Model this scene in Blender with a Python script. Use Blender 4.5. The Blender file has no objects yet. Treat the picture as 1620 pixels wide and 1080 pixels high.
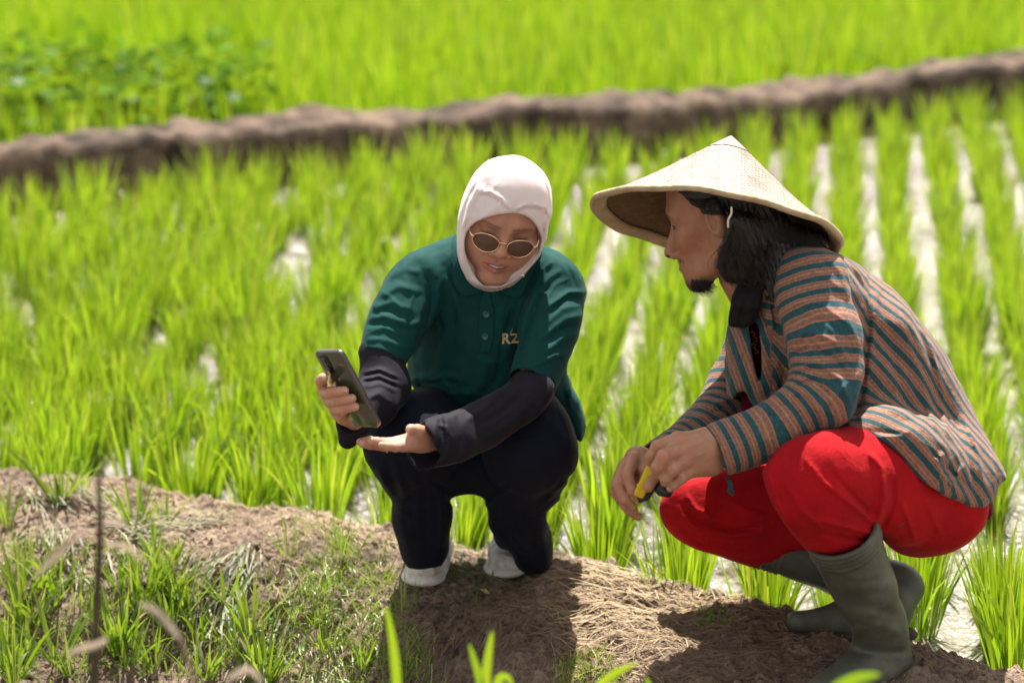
import bpy, math, random
import numpy as np
import openvdb
from mathutils import Vector, Matrix

scene = bpy.context.scene
COL = scene.collection
rad = math.radians
rng = np.random.default_rng(7)
random.seed(7)

# ------------------------------------------------------------------ camera, sky, sun, exposure
PITCH = 14.8
CAM_H = 1.78
F = 4500.0
cam_d = bpy.data.cameras.new("camera")
cam = bpy.data.objects.new("camera", cam_d)
COL.objects.link(cam)
cam.location = (0, 0, CAM_H)
cam.rotation_euler = (rad(90 - PITCH), 0, 0)
cam_d.sensor_width = 36
cam_d.lens = 100
cam_d.clip_start = 0.1
cam_d.clip_end = 2000
cam_d.dof.use_dof = True
cam_d.dof.focus_distance = 4.90
cam_d.dof.aperture_fstop = 2.9
cam_d.dof.aperture_blades = 0
scene.camera = cam

SUN_EL, SUN_AZ = 63.0, 4.0        # azimuth measured from +Y (behind the people) towards +X
world = bpy.data.worlds.new("World")
scene.world = world
world.use_nodes = True
wn = world.node_tree.nodes; wl = world.node_tree.links
for n in list(wn): wn.remove(n)
sky = wn.new("ShaderNodeTexSky"); sky.sky_type = 'NISHITA'; sky.sun_disc = False
sky.sun_elevation = rad(SUN_EL); sky.sun_rotation = rad(SUN_AZ)
sky.air_density = 1.3; sky.dust_density = 3.0; sky.ozone_density = 1.0
bg = wn.new("ShaderNodeBackground"); bg.inputs['Strength'].default_value = 0.052
wo = wn.new("ShaderNodeOutputWorld")
wmx = wn.new("ShaderNodeMix"); wmx.data_type = 'RGBA'; wmx.blend_type = 'MULTIPLY'; wmx.inputs[0].default_value = 1.0
wmx.inputs[7].default_value = (1.0, .94, .86, 1)      # daylight white balance
wtc = wn.new("ShaderNodeTexCoord"); wno = wn.new("ShaderNodeTexNoise"); wno.inputs['Scale'].default_value = 2.6; wno.inputs['Detail'].default_value = 6
wmp = wn.new("ShaderNodeMapping"); wmp.inputs['Scale'].default_value = (1, 1, 2.5)
wl.new(wtc.outputs['Generated'], wmp.inputs[0]); wl.new(wmp.outputs[0], wno.inputs['Vector'])
wr = wn.new("ShaderNodeValToRGB"); wr.color_ramp.elements[0].position = .44; wr.color_ramp.elements[1].position = .62
wl.new(wno.outputs['Fac'], wr.inputs[0])
wcl = wn.new("ShaderNodeMix"); wcl.data_type = 'RGBA'; wcl.inputs[7].default_value = (12.5, 12.5, 12.5, 1)     # sunlit clouds and added horizon haze
wsp = wn.new("ShaderNodeSeparateXYZ"); wl.new(wtc.outputs['Generated'], wsp.inputs[0])
whz = wn.new("ShaderNodeMapRange"); whz.interpolation_type = 'SMOOTHSTEP'; whz.inputs[1].default_value = .02; whz.inputs[2].default_value = .42; whz.inputs[3].default_value = 1.0; whz.inputs[4].default_value = 0.0
wl.new(wsp.outputs['Z'], whz.inputs[0])
wdr = wn.new("ShaderNodeMapRange"); wdr.interpolation_type = 'SMOOTHSTEP'; wdr.inputs[1].default_value = -.3; wdr.inputs[2].default_value = .6; wdr.inputs[3].default_value = .12; wdr.inputs[4].default_value = 1.0     # added haze: bright beyond the field for reflections, dimmed camera-side to cut fill
wl.new(wsp.outputs['Y'], wdr.inputs[0]); whm = wn.new("ShaderNodeMath"); whm.operation = 'MULTIPLY'; wl.new(whz.outputs[0], whm.inputs[0]); wl.new(wdr.outputs[0], whm.inputs[1])
wmxx = wn.new("ShaderNodeMath"); wmxx.operation = 'MAXIMUM'; wl.new(whm.outputs[0], wmxx.inputs[0]); wl.new(wr.outputs[0], wmxx.inputs[1])
wl.new(wmxx.outputs[0], wcl.inputs[0]); wl.new(sky.outputs[0], wcl.inputs[6])
wl.new(wcl.outputs[2], wmx.inputs[6]); wl.new(wmx.outputs[2], bg.inputs[0])
wl.new(bg.outputs[0], wo.inputs[0])
sun_d = bpy.data.lights.new("sun", 'SUN'); sun_d.energy = 5.0; sun_d.angle = rad(0.5)
sun_d.color = (1.0, 0.95, 0.87)
sun = bpy.data.objects.new("sun", sun_d); COL.objects.link(sun)
sdir = Vector((math.sin(rad(SUN_AZ)) * math.cos(rad(SUN_EL)), math.cos(rad(SUN_AZ)) * math.cos(rad(SUN_EL)), math.sin(rad(SUN_EL))))
sun.rotation_euler = sdir.to_track_quat('Z', 'Y').to_euler()
scene.view_settings.view_transform = 'Standard'
scene.view_settings.look = 'None'
scene.view_settings.gamma = 1
scene.view_settings.exposure = 1.35
scene.render.engine = 'CYCLES'
scene.cycles.max_bounces = 8
scene.cycles.transparent_max_bounces = 8
scene.cycles.use_denoising = True

# ------------------------------------------------------------------ pixel <-> world helpers (photo pixels, 1620 x 1080)
ct, st = math.cos(rad(PITCH)), math.sin(rad(PITCH))
FW = np.array([0, ct, -st]); UP = np.array([0, st, ct]); RT = np.array([1.0, 0, 0])
C0 = np.array([0, 0, CAM_H])
def ray(px, py): return FW + RT * ((px - 810) / F) - UP * ((py - 540) / F)
def W(px, py, Y):
    d = ray(px, py); return C0 + d * (Y / d[1])
def G(px, py, z=0.0):
    d = ray(px, py); return C0 + d * ((z - CAM_H) / d[2])
def proj(x, y, z):
    dep = y * ct - (z - CAM_H) * st
    return 810 + F * x / dep, 540 - F * (y * st + (z - CAM_H) * ct) / dep

# ------------------------------------------------------------------ tags and object helpers
def tag(o, label=None, cat=None, group=None, kind=None):
    if label: o['label'] = label
    if cat: o['category'] = cat
    if group: o['group'] = group
    if kind: o['kind'] = kind
    return o
def empty(name, loc, label, cat, group=None):
    o = bpy.data.objects.new(name, None); COL.objects.link(o); o.location = loc
    o.empty_display_size = 0.05
    return tag(o, label, cat, group)
def link_mesh(name, verts, faces, mat=None, parent=None, smooth=True, attrs=None, colors=None):
    me = bpy.data.meshes.new(name)
    verts = np.asarray(verts, dtype=np.float32)
    if isinstance(faces, np.ndarray):
        me.vertices.add(len(verts)); me.vertices.foreach_set("co", verts.ravel())
        nf, k = faces.shape
        me.loops.add(nf * k); me.loops.foreach_set("vertex_index", faces.astype(np.int32).ravel())
        me.polygons.add(nf)
        me.polygons.foreach_set("loop_start", np.arange(0, nf * k, k, dtype=np.int32))
        me.polygons.foreach_set("loop_total", np.full(nf, k, dtype=np.int32))
        me.update(calc_edges=True); me.validate()
    else:
        me.from_pydata([tuple(v) for v in verts], [], faces); me.update()
    if smooth: me.polygons.foreach_set("use_smooth", np.ones(len(me.polygons), dtype=bool))
    for k, v in (attrs or {}).items():
        a = me.attributes.new(k, 'FLOAT', 'POINT'); a.data.foreach_set("value", np.asarray(v, dtype=np.float32))
    for k, v in (colors or {}).items():
        a = me.attributes.new(k, 'FLOAT_COLOR', 'POINT')
        v = np.asarray(v, dtype=np.float32)
        if v.shape[1] == 3: v = np.concatenate([v, np.ones((len(v), 1), np.float32)], 1)
        a.data.foreach_set("color", v.ravel())
    if mat: me.materials.append(mat)
    o = bpy.data.objects.new(name, me); COL.objects.link(o)
    if parent is not None:
        o.parent = parent
        o.matrix_parent_inverse = Matrix.Translation(-Vector(parent.location))
    return o

# ------------------------------------------------------------------ noise
def _hash(i, j, k, seed):
    h = (i.astype(np.int64) * 374761393 + j.astype(np.int64) * 668265263 + k.astype(np.int64) * 2147483647 + seed * 974634777) & 0xffffffff
    h = ((h ^ (h >> 13)) * 1274126177) & 0xffffffff
    h = h ^ (h >> 16)
    return (h & 0xffff).astype(np.float32) / 32767.5 - 1.0
def vnoise(x, y, z=None, seed=0):
    x = np.asarray(x, np.float32); y = np.asarray(y, np.float32)
    z = np.zeros_like(x) if z is None else np.asarray(z, np.float32)
    x, y, z = np.broadcast_arrays(x, y, z)
    i, j, k = np.floor(x), np.floor(y), np.floor(z)
    fx, fy, fz = x - i, y - j, z - k
    fx = fx * fx * (3 - 2 * fx); fy = fy * fy * (3 - 2 * fy); fz = fz * fz * (3 - 2 * fz)
    r = 0
    for a in (0, 1):
        for b in (0, 1):
            for c in ((0, 1) if np.any(z) else (0,)):
                wz = 1.0 if not np.any(z) else (fz if c else 1 - fz)
                r = r + _hash(i + a, j + b, k + c, seed) * (fx if a else 1 - fx) * (fy if b else 1 - fy) * wz
    return r
def fbm(x, y, z=None, oct=4, seed=0, gain=0.5):
    r, amp, f = 0, 1.0, 1.0
    for o in range(oct):
        r = r + amp * vnoise(x * f, y * f, None if z is None else z * f, seed + o * 17)
        amp *= gain; f *= 2.03
    return r

# ------------------------------------------------------------------ materials
def newmat(name):
    m = bpy.data.materials.new(name); m.use_nodes = True
    return m, m.node_tree.nodes, m.node_tree.links, m.node_tree.nodes['Principled BSDF']
def N(nodes, t, **kw):
    n = nodes.new(t)
    for k, v in kw.items(): setattr(n, k, v)
    return n
def ramp(nodes, stops, interp='LINEAR'):
    r = nodes.new('ShaderNodeValToRGB'); e = r.color_ramp.elements
    r.color_ramp.interpolation = interp
    e[0].position = stops[0][0]; e[0].color = (*stops[0][1], 1)
    e[1].position = stops[1][0]; e[1].color = (*stops[1][1], 1)
    for p, c in stops[2:]:
        q = e.new(p); q.color = (*c, 1)
    return r
def simple(name, col, rough=0.6, spec=0.5, metallic=0.0, sheen=0.0):
    m, n, l, b = newmat(name)
    b.inputs['Base Color'].default_value = (*col, 1); b.inputs['Roughness'].default_value = rough
    b.inputs['Specular IOR Level'].default_value = spec; b.inputs['Metallic'].default_value = metallic
    b.inputs['Sheen Weight'].default_value = sheen
    return m
def noisy(name, stops, scale, rough=0.9, bump=0.3, bscale=None, bdist=0.004, detail=8, spec=0.3, extra=None, stretch=None, sheen=0.0):
    m, n, l, b = newmat(name)
    tc = N(n, 'ShaderNodeTexCoord'); mp = N(n, 'ShaderNodeMapping')
    if stretch: mp.inputs['Scale'].default_value = stretch
    l.new(tc.outputs['Object'], mp.inputs[0])
    no = N(n, 'ShaderNodeTexNoise'); no.inputs['Scale'].default_value = scale; no.inputs['Detail'].default_value = detail
    no.inputs['Roughness'].default_value = 0.65
    l.new(mp.outputs[0], no.inputs['Vector'])
    r = ramp(n, stops); l.new(no.outputs['Fac'], r.inputs[0]); l.new(r.outputs[0], b.inputs['Base Color'])
    n2 = N(n, 'ShaderNodeTexNoise'); n2.inputs['Scale'].default_value = bscale or scale * 4; n2.inputs['Detail'].default_value = 6
    l.new(mp.outputs[0], n2.inputs['Vector'])
    bp = N(n, 'ShaderNodeBump'); bp.inputs['Strength'].default_value = bump; bp.inputs['Distance'].default_value = bdist
    l.new(n2.outputs['Fac'], bp.inputs['Height']); l.new(bp.outputs[0], b.inputs['Normal'])
    b.inputs['Roughness'].default_value = rough; b.inputs['Specular IOR Level'].default_value = spec
    b.inputs['Sheen Weight'].default_value = sheen
    return m

def leaf_mat(name, stops, trans=0.5, rough=0.4, transcol=(0.38, 0.53, 0.01), gl=.05):
    """blade: colour from the per-blade 'tint' and along-blade 'along' attributes; diffuse + translucent + soft gloss"""
    m, n, l, b = newmat(name)
    n.remove(b); out = [x for x in n if x.type == 'OUTPUT_MATERIAL'][0]
    at = N(n, 'ShaderNodeAttribute', attribute_name='tint')
    r = ramp(n, stops); l.new(at.outputs['Fac'], r.inputs[0])
    al = N(n, 'ShaderNodeAttribute', attribute_name='along')
    oi = N(n, 'ShaderNodeObjectInfo')
    hsv = N(n, 'ShaderNodeHueSaturation')
    mr = N(n, 'ShaderNodeMapRange'); mr.inputs[3].default_value = 0.85; mr.inputs[4].default_value = 1.2
    l.new(oi.outputs['Random'], mr.inputs[0]); l.new(mr.outputs[0], hsv.inputs['Value'])
    l.new(r.outputs[0], hsv.inputs['Color'])
    mixc = N(n, 'ShaderNodeMix', data_type='RGBA', blend_type='MIX')
    mixc.inputs[7].default_value = (0.42, 0.34, 0.06, 1)
    pw = N(n, 'ShaderNodeMath', operation='POWER'); pw.inputs[1].default_value = 7
    l.new(al.outputs['Fac'], pw.inputs[0])
    mm = N(n, 'ShaderNodeMath', operation='MULTIPLY'); mm.inputs[1].default_value = 0.55
    l.new(pw.outputs[0], mm.inputs[0]); l.new(mm.outputs[0], mixc.inputs[0])
    l.new(hsv.outputs[0], mixc.inputs[6])
    d = N(n, 'ShaderNodeBsdfDiffuse'); l.new(mixc.outputs[2], d.inputs[0])
    t = N(n, 'ShaderNodeBsdfTranslucent')
    tm = N(n, 'ShaderNodeMix', data_type='RGBA', blend_type='MIX'); tm.inputs[0].default_value = 0.5
    tm.inputs[7].default_value = (*transcol, 1); l.new(mixc.outputs[2], tm.inputs[6]); l.new(tm.outputs[2], t.inputs[0])
    mx = N(n, 'ShaderNodeMixShader'); mx.inputs[0].default_value = trans
    l.new(d.outputs[0], mx.inputs[1]); l.new(t.outputs[0], mx.inputs[2])
    g = N(n, 'ShaderNodeBsdfGlossy'); g.inputs['Roughness'].default_value = rough
    mx2 = N(n, 'ShaderNodeMixShader'); mx2.inputs[0].default_value = gl
    l.new(mx.outputs[0], mx2.inputs[1]); l.new(g.outputs[0], mx2.inputs[2])
    l.new(mx2.outputs[0], out.inputs[0])
    return m

M = {}
M['rice'] = leaf_mat('rice_leaf', [(0.0, (0.035, 0.125, 0.006)), (0.45, (0.14, 0.31, 0.008)), (0.9, (0.32, 0.44, 0.014)), (1.0, (0.45, 0.36, 0.10))], 0.52)
M['grass'] = leaf_mat('grass_leaf', [(0.0, (0.05, 0.13, 0.015)), (0.55, (0.14, 0.26, 0.02)), (0.8, (0.26, 0.33, 0.06)), (1.0, (0.42, 0.36, 0.17))], 0.4)
M['wilted'] = leaf_mat('wilted_leaf', [(0.0, (0.10, 0.13, 0.06)), (0.5, (0.19, 0.19, 0.11)), (1.0, (0.32, 0.27, 0.17))], 0.15, 0.5, (0.2, 0.2, 0.1), .03)
M['straw'] = leaf_mat('straw', [(0.0, (0.15, 0.10, 0.065)), (0.5, (0.32, 0.235, 0.145)), (1.0, (0.50, 0.39, 0.25))], 0.1, 0.6, (0.2, 0.15, 0.08), .01)
M['broad'] = leaf_mat('broad_leaf', [(0.0, (0.03, 0.10, 0.008)), (1.0, (0.12, 0.25, 0.018))], 0.35, 0.4, gl=.008)

def soil_mat(name):
    m, n, l, b = newmat(name)
    tc = N(n, 'ShaderNodeTexCoord')
    a = N(n, 'ShaderNodeTexNoise'); a.inputs['Scale'].default_value = 5; a.inputs['Detail'].default_value = 9; a.inputs['Roughness'].default_value = .7
    l.new(tc.outputs['Object'], a.inputs['Vector'])
    r = ramp(n, [(0.28, (0.085, 0.060, 0.046)), (0.45, (0.25, 0.180, 0.133)), (0.70, (0.46, 0.345, 0.26))])
    l.new(a.outputs['Fac'], r.inputs[0])
    f = N(n, 'ShaderNodeTexNoise'); f.inputs['Scale'].default_value = 90; f.inputs['Detail'].default_value = 6; f.inputs['Roughness'].default_value = .75
    l.new(tc.outputs['Object'], f.inputs['Vector'])
    r2 = ramp(n, [(0.32, (0.28, 0.26, 0.25)), (0.47, (.95, .95, .95)), (0.70, (1.45, 1.4, 1.35))])
    l.new(f.outputs['Fac'], r2.inputs[0])
    mu = N(n, 'ShaderNodeMix', data_type='RGBA', blend_type='MULTIPLY'); mu.inputs[0].default_value = 1
    l.new(r.outputs[0], mu.inputs[6]); l.new(r2.outputs[0], mu.inputs[7])
    # damp earth and the near slope's shade, both darkened into the colour: 'wet' attribute
    w = N(n, 'ShaderNodeAttribute', attribute_name='damp_shade')
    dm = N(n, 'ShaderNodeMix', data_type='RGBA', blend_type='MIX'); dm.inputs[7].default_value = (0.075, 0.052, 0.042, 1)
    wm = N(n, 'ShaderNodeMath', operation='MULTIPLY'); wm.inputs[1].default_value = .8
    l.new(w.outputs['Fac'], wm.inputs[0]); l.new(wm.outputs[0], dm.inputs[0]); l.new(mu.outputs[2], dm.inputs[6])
    l.new(dm.outputs[2], b.inputs['Base Color'])
    rr = N(n, 'ShaderNodeMapRange'); rr.inputs[3].default_value = 0.95; rr.inputs[4].default_value = 0.6
    l.new(w.outputs['Fac'], rr.inputs[0]); l.new(rr.outputs[0], b.inputs['Roughness'])
    v = N(n, 'ShaderNodeTexVoronoi'); v.inputs['Scale'].default_value = 75; l.new(tc.outputs['Object'], v.inputs['Vector'])
    ad = N(n, 'ShaderNodeMath', operation='ADD'); l.new(f.outputs['Fac'], ad.inputs[0]); l.new(v.outputs['Distance'], ad.inputs[1])
    bp = N(n, 'ShaderNodeBump'); bp.inputs['Strength'].default_value = 1.0; bp.inputs['Distance'].default_value = .013
    l.new(ad.outputs[0], bp.inputs['Height']); l.new(bp.outputs[0], b.inputs['Normal'])
    b.inputs['Specular IOR Level'].default_value = .25
    return m
M['soil'] = soil_mat('soil')

def water_mat():
    m, n, l, b = newmat('paddy_water')
    tc = N(n, 'ShaderNodeTexCoord')
    a = N(n, 'ShaderNodeTexNoise'); a.inputs['Scale'].default_value = 3; a.inputs['Detail'].default_value = 5
    l.new(tc.outputs['Object'], a.inputs['Vector'])
    r = ramp(n, [(0.35, (0.15, 0.13, 0.10)), (0.65, (0.30, 0.27, 0.22))])
    l.new(a.outputs['Fac'], r.inputs[0]); l.new(r.outputs[0], b.inputs['Base Color'])
    w = N(n, 'ShaderNodeTexNoise'); w.inputs['Scale'].default_value = 45; w.inputs['Detail'].default_value = 4
    l.new(tc.outputs['Object'], w.inputs['Vector'])
    bp = N(n, 'ShaderNodeBump'); bp.inputs['Strength'].default_value = .9; bp.inputs['Distance'].default_value = .02
    l.new(w.outputs['Fac'], bp.inputs['Height']); l.new(bp.outputs[0], b.inputs['Normal'])
    # mud and algae that break the surface between the rows
    md = N(n, 'ShaderNodeTexNoise'); md.inputs['Scale'].default_value = 7.5; md.inputs['Detail'].default_value = 8; md.inputs['Roughness'].default_value = .7
    l.new(tc.outputs['Object'], md.inputs['Vector'])
    mr_ = ramp(n, [(.56, (0, 0, 0)), (.61, (1, 1, 1))]); l.new(md.outputs['Fac'], mr_.inputs[0])
    mc = ramp(n, [(.40, (0.06, 0.045, 0.03)), (.60, (0.13, 0.10, 0.07))]); l.new(w.outputs['Fac'], mc.inputs[0])
    mm_ = N(n, 'ShaderNodeMix', data_type='RGBA'); l.new(mr_.outputs[0], mm_.inputs[0]); l.new(r.outputs[0], mm_.inputs[6]); l.new(mc.outputs[0], mm_.inputs[7]); l.new(mm_.outputs[2], b.inputs['Base Color'])
    rr_ = N(n, 'ShaderNodeMapRange'); rr_.inputs[3].default_value = .10; rr_.inputs[4].default_value = .75; l.new(mr_.outputs[0], rr_.inputs[0]); l.new(rr_.outputs[0], b.inputs['Roughness'])
    sr_ = N(n, 'ShaderNodeMapRange'); sr_.inputs[3].default_value = .9; sr_.inputs[4].default_value = .15; l.new(mr_.outputs[0], sr_.inputs[0]); l.new(sr_.outputs[0], b.inputs['Specular IOR Level'])
    return m
M['water'] = water_mat()

# ------------------------------------------------------------------ ground: mud floor, near bund; far bund; water
ZP = -0.12          # paddy water level
# far and near edges of the near bund (x -> y), from places in the photo where the top surface ends
FE = np.array([[-6, 7.6], [-2.0, 6.2], *[G(x, y)[:2] for x, y in ((0, 742), (150, 752), (290, 775), (450, 797), (600, 832), (720, 852), (880, 868), (1010, 905), (1150, 940), (1300, 975), (1450, 1010), (1620, 1045))], [2, 4.1], [6, 2.4]])
NE = np.array([[-6, 7.15], [-2.0, 5.78], [-1.0, 5.30], [-.55, 5.14], [-.3, 4.98], [0, 4.72], [.3, 4.52], [.8, 4.2], [2, 3.6], [6, 1.9]])
def sstep(a, b, x):
    t = np.clip((x - a) / (b - a), 0, 1); return t * t * (3 - 2 * t)
def ground_z(x, y, detail=True):
    x = np.asarray(x, np.float64); y = np.asarray(y, np.float64)
    wob = 0.02 * vnoise(x * 5, y * 5, seed=3) + 0.012 * vnoise(x * 14, y * 14, seed=4)
    fe = np.interp(x, FE[:, 0], FE[:, 1]) + wob; ne = np.interp(x, NE[:, 0], NE[:, 1]) + 1.5 * wob
    farside = sstep(-.01, .11, y - fe)
    nearside = sstep(-.02, .30, ne - y)
    z = -0.20 * farside - 0.165 * nearside
    lip = -0.01 * np.cos(np.clip((y - (fe + ne) / 2) / ((fe - ne) / 2 + 1e-6), -1, 1) * 1.6) + .004
    z = z - lip * (1 - farside) * (1 - nearside)
    rough = (1 - .85 * farside)
    z = z + rough * (0.014 * vnoise(x * 7, y * 7, seed=5) + 0.010 * fbm(x * 16, y * 16, oct=3, seed=6))
    if detail:
        c = np.abs(fbm(x * 38, y * 38, oct=4, seed=9))
        c2 = np.abs(vnoise(x * 22 + .5 * vnoise(x * 9, y * 9, seed=14), y * 22, seed=12))
        z = z + rough * (0.012 * (c - .45) - .009 * sstep(.10, .0, c2) * (vnoise(x * 4, y * 4, seed=15) > -.2) + 0.005 * fbm(x * 95, y * 95, oct=2, seed=11))
    # hollow between the feet
    hx, hy = .02, 5.02
    z = z - 0.02 * np.exp(-((x + .03) ** 2 / .004 + (y - 5.04) ** 2 / .002))
    return z
def axis(segs):
    out = []
    for a, b, h in segs: out.append(np.arange(a, b, h))
    out.append([segs[-1][1]]); return np.concatenate(out)
xs = axis([(-400, -40, 60), (-40, -6, 4), (-6, -1.6, .15), (-1.6, 1.5, .0065), (1.5, 6, .15), (6, 40, 4), (40, 400, 60)])
ys = axis([(-60, 0, 10), (0, 3.4, .2), (3.4, 4.1, .03), (4.1, 5.95, .0065), (5.95, 7, .05), (7, 30, .5), (30, 100, 10), (100, 900, 100)])
X, Y = np.meshgrid(xs, ys, indexing='ij')
Z = ground_z(X, Y)
far = np.maximum(np.abs(X) - 6, 0) + np.maximum(Y - 8, 0) + np.maximum(1 - Y, 0)
Z = np.where(far > 0, -.20 + 0 * Z, Z)
nx, ny = len(xs), len(ys)
idx = np.arange(nx * ny).reshape(nx, ny)
fc = np.stack([idx[:-1, :-1], idx[1:, :-1], idx[1:, 1:], idx[:-1, 1:]], -1).reshape(-1, 4)
damp_shade = np.clip(sstep(-.07, -.19, Z + .05 * vnoise(X * 6, Y * 6, seed=22)) * .7 + .35 * (vnoise(X * 9, Y * 9, seed=21) > .35), 0, 1)  # low ground and patches darkened: damp soil, plus shade painted on the near slope
g = link_mesh('ground', np.stack([X, Y, Z], -1).reshape(-1, 3), fc, M['soil'], attrs={'damp_shade': damp_shade.ravel()})
tag(g, 'brown earth bund crossing the front of the picture with bare mud', 'ground', kind='structure')

# far bund: polyline of its crest
ZF = 0.085
FB = np.array([[-7.5, 7.4], *[G(x, y, ZF)[:2] for x, y in ((-260, 250), (0, 228), (200, 208), (400, 192), (600, 176), (800, 163), (1000, 154), (1200, 136), (1400, 112), (1620, 88), (1900, 50))], [9, 17.5]])
seg = np.linalg.norm(np.diff(FB, axis=0), axis=1); cum = np.concatenate([[0], np.cumsum(seg)])
sN = np.concatenate([np.arange(0, 4.2, .2), np.arange(4.2, cum[-1] - 3, .025), np.arange(cum[-1] - 3, cum[-1], .3)])
cx = np.interp(sN, cum, FB[:, 0]); cy = np.interp(sN, cum, FB[:, 1])
tx = np.gradient(cx, sN); ty = np.gradient(cy, sN); ln = np.hypot(tx, ty); tx /= ln; ty /= ln
tt = np.concatenate([np.linspace(-.42, -.25, 6)[:-1], np.linspace(-.25, .42, 50)])
SX = cx[:, None] + (-ty)[:, None] * tt[None]; SY = cy[:, None] + tx[:, None] * tt[None]
prof = ZF - (ZF + .26) * np.where(tt < 0, sstep(.08, .17, -tt), sstep(.10, .38, tt))
SZ = prof[None] + .018 * fbm(SX * 5, SY * 5, oct=4, seed=31) + .008 * vnoise(SX * 1.3, SY * 1.3, seed=33) + .020 * np.abs(fbm(SX * 11, SY * 11, oct=3, seed=35)) - .02
idx = np.arange(SX.size).reshape(SX.shape)
fc = np.stack([idx[:-1, :-1], idx[1:, :-1], idx[1:, 1:], idx[:-1, 1:]], -1).reshape(-1, 4)
M['soil_far'] = noisy('far_bund_soil', [(0.38, (0.025, 0.016, 0.011)), (0.5, (0.085, 0.057, 0.040)), (0.66, (0.18, 0.125, 0.09))], 9, bscale=30, bdist=.02, bump=.6)
fbo = link_mesh('bund', np.stack([SX, SY, SZ], -1).reshape(-1, 3), fc, M['soil_far'])
tag(fbo, 'bare brown earth bund between the two rice fields', 'bund', kind='structure')
def far_bund_y(x): return np.interp(x, FB[:, 0], FB[:, 1])

wv = np.array([(-60, 4.2, ZP), (60, 4.2, ZP), (60, 120, ZP), (-60, 120, ZP)])
# water sheet only beyond the near bund: follow the bund with a polyline edge
ex = np.linspace(-6, 6, 60); ey = np.interp(ex, FE[:, 0], FE[:, 1]) - .02
vv = [(x, y, ZP) for x, y in zip(ex, ey)] + [(x * 12, 140, ZP) for x in ex]
ff = np.array([(i, i + 1, 61 + i, 60 + i) for i in range(59)])
wo_ = link_mesh('water', vv, ff, M['water'], smooth=False)
tag(wo_, 'shallow murky water between the rice rows', 'water', kind='structure')
# puddle at the foot of the near bund, bottom edge of the picture
a = np.linspace(0, 2 * math.pi, 40, endpoint=False)
pc = G(515, 1088, -.155)
pv = [(pc[0] + .20 * math.cos(t) * (1 + .15 * math.sin(3 * t)), pc[1] - .05 + .09 * math.sin(t), -.1555) for t in a]
pud = link_mesh('water', pv, [list(range(40))], M['water'], smooth=False)
tag(pud, 'small puddle at the foot of the bund', 'puddle', kind='structure')

# ------------------------------------------------------------------ blades
class Blades:
    def __init__(s): s.v = []; s.f = []; s.t = []; s.a = []; s.n = 0
    def add(s, base, dirv, length, width, bend, tint, nseg=5, side=None, grav=(0, 0, -1), fold=0.0, base_w=0.55):
        """blade: ribbon leaving base along dirv, bending by gravity; width profile tapers to a point"""
        base = np.array(base, float); d = np.array(dirv, float); d /= np.linalg.norm(d)
        if side is None:
            side = np.cross(d, (0, 0, 1)); 
            if np.linalg.norm(side) < 1e-3: side = np.array([1., 0, 0])
            a = random.uniform(-1.2, 1.2); side /= np.linalg.norm(side)
            side = side * math.cos(a) + np.cross(d, side) * math.sin(a)
        p = base.copy(); g_ = np.array(grav, float)
        vs = []
        for i in range(nseg + 1):
            t = i / nseg
            w = width * (base_w + (1 - base_w) * min(1, t * 3)) * (1 - max(0, (t - .45) / .55) ** 1.6) * .5
            if i == nseg: w = width * .03
            vs.append(p - side * w); vs.append(p + side * w)
            s.a += [t, t]; s.t += [tint, tint]
            p = p + d * (length / nseg)
            d = d + g_ * bend / nseg * (0.4 + 1.6 * t); d /= np.linalg.norm(d)
        s.v += vs
        for i in range(nseg):
            k = s.n + 2 * i; s.f.append((k, k + 1, k + 3, k + 2))
        s.n += 2 * (nseg + 1)
    def build(s, name, mat, parent=None):
        return link_mesh(name, np.array(s.v), np.array(s.f), mat, parent, attrs={'tint': s.t, 'along': s.a})

def clump_blades(B, cx, cy, z, h, nb, spread=.02, lean=.32, w=.0062, nseg=5, rnd=random, tb=(.1, .85)):
    for i in range(nb):
        a = rnd.uniform(0, 2 * math.pi); r = spread * math.sqrt(rnd.random())
        ln_ = lean * (rnd.random() ** .8)
        a2 = a + rnd.uniform(-.7, .7)
        d = (math.cos(a2) * ln_, math.sin(a2) * ln_, 1)
        L = h * rnd.uniform(.6, 1.12)
        tint = rnd.uniform(*tb)
        if rnd.random() < .06: tint = rnd.uniform(.93, 1.0)
        B.add((cx + math.cos(a) * r, cy + math.sin(a) * r, z), d, L, w * rnd.uniform(.7, 1.25), rnd.uniform(.1, .85) if rnd.random() < .84 else rnd.uniform(1.2, 2.2), tint, nseg)
# ------------------------------------------------------------------ rice plants
protos = []
for k in range(9):
    B = Blades()
    clump_blades(B, 0, 0, 0, .200 + .02 * (k % 3), 72 + 6 * (k % 4), spread=.032, lean=.31, w=.0056, nseg=6, tb=(.0, .93))
    o = B.build('rice_plant', M['rice'])
    protos.append(o)
ROW_A = math.atan(0.1167)       # rows lean to the right going away
ur = np.array([math.sin(ROW_A), math.cos(ROW_A)]); uc = np.array([math.cos(ROW_A), -math.sin(ROW_A)])
SP = 0.152
cl = []
r_ = random.Random(5)
for i in range(-40, 60):
    for j in range(20, 160):
        p = uc * (i * SP + .03) + ur * (j * SP * .86 + r_.uniform(-.03, .03)) + uc * r_.uniform(-.014, .014)
        x, y = p
        if y < np.interp(x, FE[:, 0], FE[:, 1]) + .055: continue
        if y > far_bund_y(x) - (.40 if x < -.3 else .27): continue
        if r_.random() < .05: continue
        px, py = proj(x, y, ZP)
        if px < -160 or px > 1790 or py > 1230: continue
        cl.append((y, x, px, py))
cl.sort()
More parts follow.
